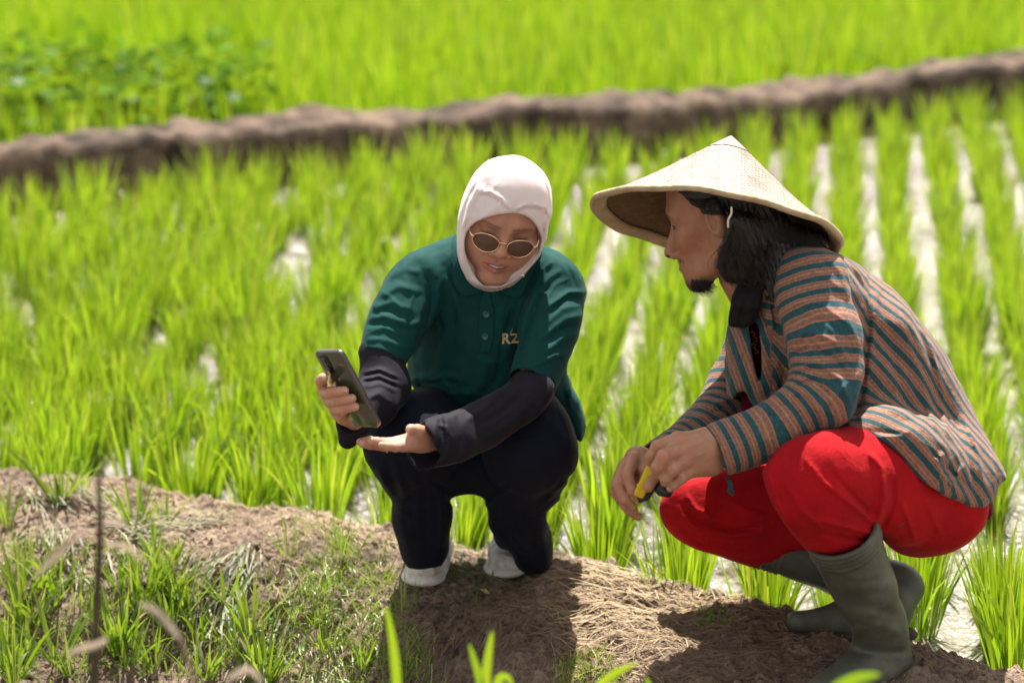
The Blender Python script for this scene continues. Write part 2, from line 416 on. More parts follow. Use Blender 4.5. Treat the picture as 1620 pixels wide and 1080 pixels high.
# gaps where the photo shows open water
GAPS = [(470, 470, 18), (330, 640, 26), (310, 755, 24), (560, 440, 14), (1590, 900, 40), (130, 560, 16)]
def gap(px, py): return any((px - a) ** 2 + ((py - b) * .8) ** 2 < r * r for a, b, r in GAPS)
cl = [c for c in cl if not gap(c[2], c[3])]
near_cl = [c for c in cl if c[2] < 1760][:300]
rest = cl[len(near_cl):]
RL = 'bright green young rice plant standing in the flooded paddy behind the bund'
used = set()
for n_, (y, x, px, py) in enumerate(near_cl):
    k = r_.randrange(9); src = protos[k]
    if k in used: o = src.copy(); COL.objects.link(o)
    else: o = src; used.add(k)
    o.location = (x, y, ZP - .01); o.rotation_euler = (0, 0, r_.uniform(0, 6.28)); s_ = r_.uniform(.68, 1.2)
    thin = 1.02 if (px > 850 and py < 700) else 1.05
    o.scale = (s_ * thin, s_ * thin, s_ * (.92 if thin == 1.02 else 1))
    tag(o, RL, 'rice plant', 'rice plants in the flooded paddy', 'thing')
SPECIAL = [(741, 850, 'rice plant seen between the squatting woman\'s trouser legs'), (1525, 1010, 'large rice plant standing right of the near rubber boot'), (1215, 945, 'rice plant seen under the man\'s far boot shaft'), (1130, 930, 'rice plant under the man\'s far red knee'),
           (40, 760, 'rice plant at the left edge of the picture, close behind the bund'), (950, 880, 'rice plant behind the bund in the gap between the two people'), (590, 840, 'rice plant just left of the woman\'s trouser leg'), (1600, 900, 'rice plant at the right edge of the picture behind the man')]
near_objs = [o for o in COL.objects if o.get('category') == 'rice plant']
for sx, sy, lab in SPECIAL:
    o = min((q for q in near_objs if q['label'] == RL), key=lambda q: math.hypot(proj(*q.location)[0] - sx, proj(*q.location)[1] - sy)); o['label'] = lab
for k, o in enumerate(protos):
    if k not in used: bpy.data.objects.remove(o)
B = Blades()
for (y, x, px, py) in rest:
    ri = px > 900
    clump_blades(B, x, y, ZP - .01, (.185 if ri else .215) * r_.uniform(.85, 1.15), 30 if ri else 38, spread=.030, lean=.33, w=.0080, nseg=4, rnd=r_, tb=(.05, .93))
o = B.build('rice_field', M['rice'])
tag(o, 'rows of young rice in the far part of the flooded paddy', 'rice', kind='stuff')
# the dense field beyond the far bund
B = Blades()
for i in range(-60, 90):
    for j in range(50, 190):
        p = uc * (i * .16) + ur * (j * .15)
        x, y = p[0] + r_.uniform(-.04, .04), p[1] + r_.uniform(-.04, .04)
        if y < far_bund_y(x) + .28: continue
        px, py = proj(x, y, 0)
        if px < -250 or px > 1870 or y > 19: continue
        if px < 415 and 70 < py < 165 and r_.random() < .85: continue
        clump_blades(B, x, y, -.14, .30 * r_.uniform(.85, 1.2), 30 if y < 14.5 else 14, spread=.05, lean=.3, w=.011 if y < 14.5 else .02, nseg=3, rnd=r_, tb=(.25, .9))
o = B.build('rice_field', M['rice'])
tag(o, 'dense bright rice beyond the far bund', 'rice', kind='stuff')
M['far_green'] = noisy('far_field_green', [(0.3, (0.10, 0.20, 0.01)), (0.7, (0.20, 0.33, 0.015))], 12, bscale=40, bdist=.05)
# low canopy under and behind it, follows the far side of the far bund
ex = np.linspace(-9, 12, 60); 
vv = [(x, float(far_bund_y(x)) + .42, -.09) for x in ex] + [(x * 30, 600, -.05) for x in ex]
ff = np.array([(i, i + 1, 61 + i, 60 + i) for i in range(59)])
o = link_mesh('ground_cover', vv, ff, M['far_green'], smooth=False)
tag(o, 'green field running on into the distance', 'field', kind='stuff')
# broad-leaved weeds behind the far bund, upper left
B = Blades()
for q in range(2600):
    px = r_.uniform(-120, 400) + r_.gauss(0, 22); py = r_.gauss(158, 20)
    p = G(px, py, .02)
    if p[1] < far_bund_y(p[0]) + .25: continue
    a = r_.uniform(0, 6.28); z = r_.uniform(.0, .16)
    B.add((p[0], p[1], z), (math.cos(a), math.sin(a), r_.uniform(-.1, .7)), r_.uniform(.04, .08), r_.uniform(.03, .05), r_.uniform(.2, 1.2), r_.random(), 3, base_w=.25)
o = B.build('weeds', M['broad'])
tag(o, 'broad-leaved green weeds behind the far bund at upper left', 'weeds', kind='stuff')
# ------------------------------------------------------------------ signed-distance sculpting
from mathutils.bvhtree import BVHTree
BIG = 0.06
def smin(a, b, k):
    if k <= 0: return np.minimum(a, b)
    h = np.maximum(k - np.abs(a - b), 0) / k
    return np.minimum(a, b) - h * h * (k * .25)
def smax(a, b, k): return -smin(-a, -b, k)

def seg_dist2(px, py, a, b):
    vx, vy = b[0] - a[0], b[1] - a[1]
    t = np.clip(((px - a[0]) * vx + (py - a[1]) * vy) / (vx * vx + vy * vy + 1e-9), 0, 1)
    return np.hypot(px - a[0] - t * vx, py - a[1] - t * vy), t
def poly_sdf(px, py, poly):
    d = np.full(px.shape, 1e9, np.float32); inside = np.zeros(px.shape, bool)
    n = len(poly)
    for i in range(n):
        a, b = poly[i], poly[(i + 1) % n]
        e, _ = seg_dist2(px, py, a, b); d = np.minimum(d, e)
        c = ((a[1] > py) != (b[1] > py)) & (px < (b[0] - a[0]) * (py - a[1]) / (b[1] - a[1] + 1e-9) + a[0])
        inside ^= c
    return np.where(inside, -d, d)
def smooth_poly(poly, it=1):
    p = [tuple(q) for q in poly]
    for _ in range(it):
        o = []
        for i in range(len(p)):
            a, b = p[i], p[(i + 1) % len(p)]
            o += [(a[0] * .75 + b[0] * .25, a[1] * .75 + b[1] * .25), (a[0] * .25 + b[0] * .75, a[1] * .25 + b[1] * .75)]
        p = o
    return p

class Vol:
    """dense distance grid in world space; primitives are evaluated only near themselves"""
    def __init__(s, lo, hi, h):
        s.lo = np.array(lo, float); s.h = h
        s.n = np.ceil((np.array(hi, float) - s.lo) / h).astype(int) + 1
        s.d = np.full(tuple(s.n), BIG, np.float32)
        s.ax = [(s.lo[i] + h * np.arange(s.n[i])).astype(np.float32) for i in range(3)]
        s._pp = None
    @classmethod
    def around(cls, pts, m, h):
        p = np.array(pts); return cls(p.min(0) - m, p.max(0) + m, h)
    def region(s, lo, hi):
        a = np.clip(np.floor((np.array(lo) - s.lo) / s.h).astype(int), 0, s.n - 1)
        b = np.clip(np.ceil((np.array(hi) - s.lo) / s.h).astype(int) + 1, 1, s.n)
        sl = tuple(slice(a[i], b[i]) for i in range(3))
        return sl, s.ax[0][sl[0]][:, None, None], s.ax[1][sl[1]][None, :, None], s.ax[2][sl[2]][None, None, :]
    def _apply(s, fn, lo, hi, k, mode):
        m = k + 3 * s.h
        sl, x, y, z = s.region(np.array(lo) - m, np.array(hi) + m)
        if min(s.d[sl].shape) == 0: return
        dn = fn(x, y, z).astype(np.float32)
        s.d[sl] = smin(s.d[sl], dn, k) if mode > 0 else smax(s.d[sl], -dn, k)
    # primitives
    def cap(s, a, b, r1, r2=None, k=.01, mode=1, flat=None):
        r2 = r1 if r2 is None else r2; a = np.array(a, float); b = np.array(b, float); R = max(r1, r2)
        v = b - a; L2 = float(v @ v) + 1e-12
        def fn(x, y, z):
            t = np.clip(((x - a[0]) * v[0] + (y - a[1]) * v[1] + (z - a[2]) * v[2]) / L2, 0, 1)
            dx, dy, dz = x - a[0] - t * v[0], y - a[1] - t * v[1], z - a[2] - t * v[2]
            q = dx * dx + dy * dy + dz * dz; sc = 1
            if flat is not None:
                n_, f_ = flat; vn = dx * n_[0] + dy * n_[1] + dz * n_[2]
                q = q + vn * vn * (1 / f_ ** 2 - 1); sc = .5 * (1 + f_)
            return (np.sqrt(q) - (r1 + (r2 - r1) * t)) * sc
        s._apply(fn, np.minimum(a, b) - R, np.maximum(a, b) + R, k, mode)
    def chain(s, pts, k=.012, mode=1, kin=None, flat=None):
        """pts: [(point, radius), ...]"""
        for i in range(len(pts) - 1):
            s.cap(pts[i][0], pts[i + 1][0], pts[i][1], pts[i + 1][1], k if i == 0 else (kin if kin is not None else k), mode, flat)
    def ell(s, c, r, k=.01, mode=1, R=None):
        c = np.array(c, float); r = np.array(r, float); m = r.max() if R is not None else r
        def fn(x, y, z):
            x, y, z = x - c[0], y - c[1], z - c[2]
            if R is not None:
                x, y, z = (R[0][i] * x + R[1][i] * y + R[2][i] * z for i in range(3))
            k0 = np.sqrt((x / r[0]) ** 2 + (y / r[1]) ** 2 + (z / r[2]) ** 2)
            k1 = np.sqrt((x / r[0] ** 2) ** 2 + (y / r[1] ** 2) ** 2 + (z / r[2] ** 2) ** 2) + 1e-9
            return k0 * (k0 - 1) / k1
        s._apply(fn, c - m, c + m, k, mode)
    def pp(s):
        if s._pp is None:
            x, y, z = (s.ax[0][:, None, None], s.ax[1][None, :, None], s.ax[2][None, None, :])
            dep = y * ct - (z - CAM_H) * st
            s._pp = ((810 + F * x / dep).astype(np.float32), (540 - F * (y * st + (z - CAM_H) * ct) / dep + 0 * x).astype(np.float32))
            dm = float(s.ax[1].mean() * ct - (s.ax[2].mean() - CAM_H) * st); s.mpp = dm / F
        return s._pp
    def _map(s, fn):
        """evaluate fn(px, py) on a 1.5 px raster covering the grid's projection and look it up for every voxel"""
        px, py = s.pp(); st_ = 1.5
        x0, x1, y0, y1 = px.min() - 3, px.max() + 3, py.min() - 3, py.max() + 3
        gx = np.arange(x0, x1 + st_, st_); gy = np.arange(y0, y1 + st_, st_)
        m = fn(gx[:, None].astype(np.float32) + 0 * gy[None].astype(np.float32), gy[None].astype(np.float32) + 0 * gx[:, None].astype(np.float32)).astype(np.float32)
        u = (px - x0) / st_; v = (py - y0) / st_
        i = np.clip(u.astype(np.int32), 0, len(gx) - 2); j = np.clip(v.astype(np.int32), 0, len(gy) - 2)
        u = u - i; v = v - j
        return m[i, j] * (1 - u) * (1 - v) + m[i + 1, j] * u * (1 - v) + m[i, j + 1] * (1 - u) * v + m[i + 1, j + 1] * u * v
    def trim(s, poly, k=.02, sm=1, off=0.0):
        s.pp(); P = smooth_poly(poly, sm)
        s.d = smax(s.d, s._map(lambda x, y: poly_sdf(x, y, P)) * s.mpp + off, k)
    def carve(s, poly, ymax, k=.006, sm=1, soft=.01):
        """remove what lies inside the outline and nearer than ymax"""
        s.pp(); P = smooth_poly(poly, sm)
        m = s._map(lambda x, y: poly_sdf(x, y, P)) * s.mpp
        yy = (s.ax[1][None, :, None] - ymax)
        s.d = smax(s.d, -smax(m, yy + 0 * m, soft), k)
    def folds(s, lst, yr=None, soft=.03):
        """lst: (polyline in photo px, width px, height mm): ridges (+) and creases (-)"""
        def fn(x, y):
            o = np.zeros_like(x)
            for it in lst:
                pts, w, hmm = it[:3]; side = it[3] if len(it) > 3 else 0
                n = len(pts) - 1; best = np.full(x.shape, 1e9, np.float32); tt = np.zeros_like(x); sg = np.zeros_like(x)
                for i in range(n):
                    d, t = seg_dist2(x, y, pts[i], pts[i + 1]); c = d < best
                    best = np.where(c, d, best); tt = np.where(c, (i + t) / n, tt)
                    if side:
                        cr = (pts[i + 1][0] - pts[i][0]) * (y - pts[i][1]) - (pts[i + 1][1] - pts[i][1]) * (x - pts[i][0]); sg = np.where(c, cr, sg)
                pr_ = np.exp(-(best / w) ** 2)
                if side: pr_ = np.exp(-(best / w)) * (1 / (1 + np.exp(-np.clip(side * np.sign(sg) * best, -9, 9) * 2.2)))
                o += hmm * .001 * pr_ * np.clip(np.sin(math.pi * np.clip(tt, .02, .98)) * 2.2, 0, 1)
            return o
        m = s._map(fn)
        if yr is not None:
            y = s.ax[1][None, :, None]; m = m * (1 / (1 + np.exp((y - yr) / soft * 4)))
        s.d = s.d - m
    def noise(s, amp, scale, seed=0, oct=2, stretch=(1, 1, 1), band=.02):
        msk = np.abs(s.d) < band
        I = np.nonzero(msk)
        x, y, z = s.ax[0][I[0]], s.ax[1][I[1]], s.ax[2][I[2]]
        s.d[I] -= amp * fbm(x * scale * stretch[0], y * scale * stretch[1], z * scale * stretch[2], oct=oct, seed=seed)
    def disp(s, fn, band=.025):
        I = np.nonzero(np.abs(s.d) < band)
        x, y, z = s.ax[0][I[0]], s.ax[1][I[1]], s.ax[2][I[2]]
        s.d[I] -= fn(x, y, z)
    def mesh(s, smooth=2):
        g_ = openvdb.FloatGrid(float(BIG)); g_.copyFromArray(np.ascontiguousarray(s.d), tolerance=0.0)
        p, q = g_.convertToQuads(isovalue=0.0)
        p = p.astype(np.float64) * s.h + s.lo; q = q.astype(np.int64)[:, ::-1]
        for _ in range(smooth):
            acc = np.zeros_like(p); cnt = np.zeros(len(p))
            for a, b in ((0, 1), (1, 2), (2, 3), (3, 0)):
                for i, j in ((a, b), (b, a)):
                    for c in range(3): acc[:, c] += np.bincount(q[:, i], p[q[:, j], c], len(p))
                    cnt += np.bincount(q[:, i], minlength=len(p))
            p = .5 * p + .5 * acc / np.maximum(cnt, 1)[:, None]
        return p, q
def join(parts):
    """[(verts, quads, colours)] -> one mesh"""
    V, Q, Cc, n = [], [], [], 0
    for p, q, c in parts:
        V.append(p); Q.append(q + n); Cc.append(c); n += len(p)
    return np.concatenate(V), np.concatenate(Q), np.concatenate(Cc)
def tube(pts, rads, seg=8, closed=False, caps=True):
    """tube through 3-D points -> verts, quads (caps collapse to a point ring)"""
    P = np.array(pts, float); n = len(P)
    rads = np.full(n, rads) if np.isscalar(rads) else np.array(rads)
    T = np.gradient(P, axis=0) if not closed else np.roll(P, -1, 0) - np.roll(P, 1, 0)
    T /= np.linalg.norm(T, axis=1)[:, None] + 1e-12
    u = np.cross(T[0], (0, 0, 1.)); 
    if np.linalg.norm(u) < .1: u = np.cross(T[0], (1., 0, 0))
    u /= np.linalg.norm(u); V = []
    for i in range(n):
        u = u - T[i] * (u @ T[i]); u /= np.linalg.norm(u); w = np.cross(T[i], u)
        a = np.linspace(0, 2 * math.pi, seg, endpoint=False)
        V.append(P[i] + rads[i] * (np.cos(a)[:, None] * u + np.sin(a)[:, None] * w))
    m = n if closed else n - 1; Q = []
    for i in range(m):
        for j in range(seg):
            a, b = i * seg, ((i + 1) % n) * seg
            Q.append((a + j, a + (j + 1) % seg, b + (j + 1) % seg, b + j))
    V = np.concatenate(V)
    if caps and not closed:
        base = len(V); V = np.concatenate([V, [P[0], P[-1]]])
        for j in range(seg):
            Q.append((base, (j + 1) % seg, j, base)); e = (n - 1) * seg
            Q.append((base + 1, e + j, e + (j + 1) % seg, base + 1))
        Q = [q if len(set(q)) == 4 else (q[0], q[1], q[2]) for q in Q]
    return V, Q
def merge_raw(lst):
    V, Q, n = [], [], 0
    for v, q in lst:
        V.append(np.array(v)); Q += [tuple(i + n for i in f) for f in q]; n += len(v)
    return np.concatenate(V), Q
def bvh_of(o):
    me = o.data; M4 = o.matrix_world if o.parent is None else (Matrix.Translation(o.parent.location) @ o.matrix_parent_inverse)
    return BVHTree.FromPolygons([tuple(v.co) for v in me.vertices], [tuple(p.vertices) for p in me.polygons])
def hit(bv, px, py, off=0.0):
    d = Vector(ray(px, py)).normalized()
    loc, nrm, i, t = bv.ray_cast(Vector(C0), d)
    if loc is None: return None
    if nrm.dot(d) > 0: nrm = -nrm
    return np.array(loc + nrm * off), np.array(nrm)
def frame(f, up=(0, 0, 1), roll=0.0):
    """rotation whose columns are (person's right, forward, up)"""
    f = np.array(f, float); f /= np.linalg.norm(f)
    r = np.cross(f, up); r /= np.linalg.norm(r); u = np.cross(r, f)
    c, s_ = math.cos(roll), math.sin(roll)
    r2 = r * c + u * s_; u2 = -r * s_ + u * c
    return np.stack([r2, f, u2], 1)

def head_sdf(O, Rm, S, p):
    """head in local metres: x person's right, y forward, z up, origin between the ear canals.  p: shape options"""
    def fn(x, y, z):
        X = (x - O[0]) / S; Yv = (y - O[1]) / S; Zv = (z - O[2]) / S
        lx = Rm[0, 0] * X + Rm[1, 0] * Yv + Rm[2, 0] * Zv
        ly = Rm[0, 1] * X + Rm[1, 1] * Yv + Rm[2, 1] * Zv
        lz = Rm[0, 2] * X + Rm[1, 2] * Yv + Rm[2, 2] * Zv
        pg = p.get('prog', 0.0)
        if pg: ly = ly - pg * sstep(.03, -.095, lz) * sstep(-.01, .05, ly)
        ax = np.abs(lx)
        def E(c, r, X_=ax):
            a, b, c_ = X_ - c[0], ly - c[1], lz - c[2]
            k0 = np.sqrt((a / r[0]) ** 2 + (b / r[1]) ** 2 + (c_ / r[2]) ** 2); k1 = np.sqrt((a / r[0] ** 2) ** 2 + (b / r[1] ** 2) ** 2 + (c_ / r[2] ** 2) ** 2) + 1e-9
            return k0 * (k0 - 1) / k1
        def Cp(a, b, r1, r2, X_=ax):
            v = [b[i] - a[i] for i in range(3)]; L = sum(q * q for q in v)
            t = np.clip(((X_ - a[0]) * v[0] + (ly - a[1]) * v[1] + (lz - a[2]) * v[2]) / L, 0, 1)
            return np.sqrt((X_ - a[0] - t * v[0]) ** 2 + (ly - a[1] - t * v[1]) ** 2 + (lz - a[2] - t * v[2]) ** 2) - (r1 + (r2 - r1) * t)
        g_ = p.get
        w = g_('cheek', 0.0)
        fo = g_('fore', 0.0)
        d = E((0, -.012 - fo * .5, .042), (.073, .094 - fo * .5, .083))
        d = smin(d, E((0, .036, .032), (.060, .060 - fo, .066)), .03)
        d = smin(d, E((0, .036, -.022), (.056 + w, .052, .060)), .03)
        d = smin(d, Cp((.045 + w, .006, -.048), (.014, .070, -.086), .019, .016), .028)
        d = smin(d, E((0, .076, -.086 - g_('chin', 0)), (.020 + g_('chin', 0), .018, .017)), .02)
        d = smin(d, E((.040 + w * .6, .057, -.014), (.022, .021, .019)), .02)
        d = smin(d, E((0, .076, -.052), (.030, .021, .026)), .018)
        d = smin(d, Cp((.012, .086 - fo * .6, .036), (.046, .068 - fo * .3, .035), .010, .009), .016)
        d = smax(d, -E((.033, .102, .015), (.020, .017, .012)), .012)
        d = smin(d, E((.0315, .0735 - fo * .4, .015), (.0155, .0145, .0115)), .004)
        sf = p.get('soft', 0.0)
        if sf: d = smin(d, E((.036, .062, -.036), (.024, .022, .027)), .03)
        lnn = p.get('lean', 0.0)
        if lnn: d = smax(d, -E((.072, .052, -.040), (.022, .026, .026)), .03)
        # nose
        nw = g_('nosew', 1.0); nl = g_('nosel', 0.0)
        d = smin(d, Cp((0, .084 - fo * .7, .028), (0, .104 + nl, -.017 + g_('nosez', 0)), .0075, .0105 + g_('noser', 0)), .012)
        d = smin(d, E((.0125 * nw, .094 + g_('wing', 0), -.0235 + g_('nosez', 0)), (.0085, .010, .0075)), .006)
        d = smax(d, -E((.0065 * nw, .101, -.0305 + g_('nosez', 0)), (.0038, .005, .0035)), .003)
        # lips
        op = g_('open', 0.0); mw = g_('mouth', 1.0)
        d = smin(d, Cp((0, .0955, -.0465), (.023 * mw, .083, -.0505), .0056, .0028), .005)
        d = smin(d, Cp((0, .0945, -.0580 - op), (.019 * mw, .083, -.0550 - op * .4), .0070, .0034), .006)
        d = smax(d, -Cp((0, .104, -.0520 - op * .5), (.020 * mw, .091, -.0525 - op * .3), .0016 + op * .38, .0010), .003)
        d = smax(d, -E((0, .099, -.037), (.0035, .004, .008)), .006)
        # ears
        if g_('ears', True):
            e = E((.076, -.006, .004), (.013, .017, .031)); e = smax(e, -E((.089, -.001, .004), (.012, .0095, .018)), .005)
            e = smin(e, E((.083, -.014, .010), (.005, .006, .020)), .004)
            d = smin(d, e, .008)
        d = smin(d, Cp((0, -.022, -.040), (0, -.050, -.150), .054, .056), .03)
        return d * S
    return fn
_ = None
def to_local(P, O, Rm, S): return ((P - O) / S) @ Rm
# ------------------------------------------------------------------ skin and cloth materials
def skin_mat():
    m, n, l, b = newmat('skin')
    at = N(n, 'ShaderNodeAttribute', attribute_name='skin')
    tc = N(n, 'ShaderNodeTexCoord')
    no = N(n, 'ShaderNodeTexNoise'); no.inputs['Scale'].default_value = 60; no.inputs['Detail'].default_value = 5
    l.new(tc.outputs['Object'], no.inputs['Vector'])
    r = ramp(n, [(0.3, (0.88, 0.84, 0.82)), (0.7, (1.08, 1.08, 1.06))]); l.new(no.outputs['Fac'], r.inputs[0])
    mu = N(n, 'ShaderNodeMix', data_type='RGBA', blend_type='MULTIPLY'); mu.inputs[0].default_value = 1
    l.new(at.outputs['Color'], mu.inputs[6]); l.new(r.outputs[0], mu.inputs[7]); l.new(mu.outputs[2], b.inputs['Base Color'])
    b.inputs['Subsurface Weight'].default_value = .25; b.inputs['Subsurface Radius'].default_value = (.012, .005, .003); b.inputs['Subsurface Scale'].default_value = .5
    b.inputs['Roughness'].default_value = .48; b.inputs['Specular IOR Level'].default_value = .45
    n2 = N(n, 'ShaderNodeTexNoise'); n2.inputs['Scale'].default_value = 700; l.new(tc.outputs['Object'], n2.inputs['Vector'])
    bp = N(n, 'ShaderNodeBump'); bp.inputs['Strength'].default_value = .25; bp.inputs['Distance'].default_value = .0006
    l.new(n2.outputs['Fac'], bp.inputs['Height']); l.new(bp.outputs[0], b.inputs['Normal'])
    return m
M['skin'] = skin_mat()
def cloth_mat(name, col, rough=.85, sheen=.3, weave=900, bump=.25, var=.12, bigbump=0.0):
    m, n, l, b = newmat(name)
    tc = N(n, 'ShaderNodeTexCoord')
    no = N(n, 'ShaderNodeTexNoise'); no.inputs['Scale'].default_value = 14; no.inputs['Detail'].default_value = 7
    l.new(tc.outputs['Object'], no.inputs['Vector'])
    c = np.array(col); r = ramp(n, [(0.3, tuple(c * (1 - var))), (0.7, tuple(np.minimum(c * (1 + var), 1)))])
    l.new(no.outputs['Fac'], r.inputs[0]); l.new(r.outputs[0], b.inputs['Base Color'])
    b.inputs['Roughness'].default_value = rough; b.inputs['Sheen Weight'].default_value = sheen * .15; b.inputs['Sheen Roughness'].default_value = .3
    b.inputs['Specular IOR Level'].default_value = .14
    n2 = N(n, 'ShaderNodeTexNoise'); n2.inputs['Scale'].default_value = weave; n2.inputs['Detail'].default_value = 2; l.new(tc.outputs['Object'], n2.inputs['Vector'])
    bp = N(n, 'ShaderNodeBump'); bp.inputs['Strength'].default_value = bump; bp.inputs['Distance'].default_value = .001
    l.new(n2.outputs['Fac'], bp.inputs['Height'])
    if bigbump:
        n3 = N(n, 'ShaderNodeTexNoise'); n3.inputs['Scale'].default_value = 45; n3.inputs['Detail'].default_value = 3; n3.inputs['Distortion'].default_value = .6
        l.new(tc.outputs['Object'], n3.inputs['Vector'])
        b3 = N(n, 'ShaderNodeBump'); b3.inputs['Strength'].default_value = bigbump; b3.inputs['Distance'].default_value = .006
        l.new(n3.outputs['Fac'], b3.inputs['Height']); l.new(b3.outputs[0], bp.inputs['Normal'])
    l.new(bp.outputs[0], b.inputs['Normal'])
    return m
M['polo'] = cloth_mat('green_pique', (0.005, 0.050, 0.046), .8, .25, 1100, .35, .12, .12)
M['hijab'] = cloth_mat('pale_pink_hijab_cloth', (0.74, 0.655, 0.65), .8, .3, 700, .15, .04, .08)
M['navy'] = cloth_mat('navy_trouser_cloth', (0.007, 0.009, 0.018), .85, .15, 900, .15, .15, .15)
M['black_jersey'] = cloth_mat('dark_jersey', (0.013, 0.012, 0.018), .75, .3, 900, .2, .2, .2)
M['shoe'] = noisy('pale_grey_shoe', [(.35, (.34, .31, .27)), (.5, (.56, .54, .50)), (.65, (.66, .65, .62))], 24, rough=.6, bump=.15, bscale=300, bdist=.001)
M['sole'] = noisy('shoe_sole', [(.35, (.45, .42, .38)), (.65, (.7, .69, .66))], 25, rough=.7, bump=.1)
M['gold'] = simple('gold_wire', (.85, .62, .38), .25, .5, 1.0)

SK_W = np.array([.50, .275, .19])
def hand(V, joints, palm, wrist, rad=.0085, k=.004):
    """joints: fingers as lists of (point, radius); palm: list of caps"""
    for a, b, r1, r2 in palm: V.cap(a, b, r1, r2, k=.010)
    for f in joints: V.chain(f, k=.005, kin=.004)

# ------------------------------------------------------------------ the woman
WO = G(740, 912); WO[2] = 0.0
woman = empty('person', tuple(WO), 'woman in green polo shirt and pale hijab squatting on the bund with a phone', 'person')

# head frame
fwdW = np.array([0.02, -math.cos(rad(19)), -math.sin(rad(19))])
RW = frame(fwdW, roll=rad(12.5)); SW = .905
OW = W(799, 374, 4.80) - SW * (RW @ np.array([0, .100, .018]))
popt = dict(cheek=.012, nosew=1.25, nosel=-.001, open=.0040, soft=1, ears=False, chin=.006, mouth=1.18, noser=.0025, wing=.004)
hw = head_sdf(OW, RW, SW, popt)
OUT = [(808, 246), (779, 250), (759, 265), (742, 290), (730, 316), (725, 339), (723, 369), (723, 406), (729, 427), (742, 448), (757, 458), (768, 461), (791, 459), (810, 453), (826, 440), (847, 413), (859, 399), (866, 380), (876, 353), (876, 327), (871, 292), (860, 272), (842, 255), (824, 247)]
hv = Vol(OW - .125, OW + .125, .0014)
hv._apply(hw, OW - .12, OW + .12, 0, 1)
hv.trim(OUT, .01, off=.005)
p, q = hv.mesh(1)
L = to_local(p, OW, RW, SW)
def paint_face(L, base, o, MW=1.15, bs=.5, brow=(.03, .015, .01), lip=(.42, .13, .10), woman_=True):
    c = np.tile(base, (len(L), 1)).astype(float); ax = np.abs(L[:, 0]); y, z = L[:, 1], L[:, 2]
    def mixin(mask, col):
        nonlocal c
        m_ = np.clip(mask, 0, 1)[:, None]; c = c * (1 - m_) + np.array(col) * m_
    mixin(.35 * np.exp(-((ax - .042) ** 2 + (z + .018) ** 2) / .0004) * (y > .02), base * np.array([1.12, .82, .78]))
    mixin(.3 * np.exp(-((ax) ** 2 / .0003 + (z + .018) ** 2 / .0002)) * (y > .09), base * np.array([1.1, .85, .8]))
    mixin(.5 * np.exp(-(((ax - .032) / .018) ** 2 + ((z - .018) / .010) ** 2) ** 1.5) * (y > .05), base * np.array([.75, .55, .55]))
    # lips
    zc = -.0525 - o * .5
    up = sstep(1.25, .8, np.sqrt((ax / (.024 * MW)) ** 2 + ((z - zc) / (.0105 + o * .9)) ** 2)) * (y > .06)
    mixin(up * .85, lip)
    inner = sstep(1.15, .75, np.sqrt((ax / (.0185 * MW)) ** 2 + ((z - zc + .0) / (.0018 + o * .62)) ** 2)) * (y > .05)
    if o > .002:
        mixin(inner, (.10, .03, .03))
        teeth = sstep(1.1, .8, np.sqrt((ax / (.0145 * MW)) ** 2 + ((z - zc - .0008) / (o * .50)) ** 2)) * (y > .05)
        mixin(teeth, (.62, .56, .52))
    else: mixin(inner, (.14, .05, .045))
    # eyebrows
    bz = .034 - 4.0 * np.maximum(ax - .036, 0) ** 1.6 + .035 * (ax - .02)
    mixin(bs * sstep(.0046, .0010, np.abs(z - bz)) * sstep(.009, .014, ax) * sstep(.055, .046, ax) * (y > .03), brow)
    # lash line
    lz = .0098 + 12 * (ax - .0315) ** 2
    mixin(.65 * sstep(.0017, .0005, np.abs(z - lz)) * sstep(.0165, .0145, np.abs(ax - .0315)) * (y > .06), (.02, .01, .01))
    # nostrils
    mixin(sstep(.0042, .0028, np.hypot(ax - .0075, (z + .0305))) * (y > .085), (.06, .02, .015))
    return c
cf = paint_face(L, SK_W, .0040, lip=(.46, .17, .13))
# the body under the clothes, and the two hands
shL, shR = W(655, 455, 4.95), W(872, 452, 4.95)
elL, wrL = W(612, 612, 4.79), W(562, 662, 4.665)
elR, wrR = W(852, 640, 4.765), W(696, 693, 4.62)
hipL, knL, anL = W(728, 672, 5.12), W(648, 698, 4.815), W(676, 872, 5.02)
hipR, knR, anR = W(812, 672, 5.12), W(842, 702, 4.815), W(838, 872, 5.05)
pel, che, nek = W(772, 660, 5.13), W(778, 500, 5.01), W(788, 440, 4.965)
pts = [shL, shR, elL, wrL, elR, wrR, hipL, knL, anL, hipR, knR, anR, pel, nek, OW]
bv = Vol.around(pts, .12, .007)
bv.ell(pel, (.10, .07, .06)); bv.cap(pel, che, .07, .08, k=.04); bv.cap(shL, shR, .03, .03, k=.03); bv.cap(che, nek, .06, .04, k=.03); bv.cap(nek, OW, .045, .048, k=.02)
bv.chain([(W(655, 455, 4.94), .038), (W(604, 568, 4.81), .028), (W(604, 606, 4.785), .025), (W(592, 640, 4.73), .024), (wrL, .020)]); bv.chain([(W(880, 455, 4.95), .038), (W(842, 600, 4.79), .024), (W(835, 625, 4.77), .024), (W(770, 672, 4.70), .025), (wrR, .021)])
bv.chain([(hipL, .06), (knL, .04), (W(672, 850, 4.98), .026)]); bv.chain([(hipR, .06), (knR, .04), (W(832, 790, 4.95), .026), (W(838, 850, 5.02), .026)])
pb, qb = bv.mesh(1)
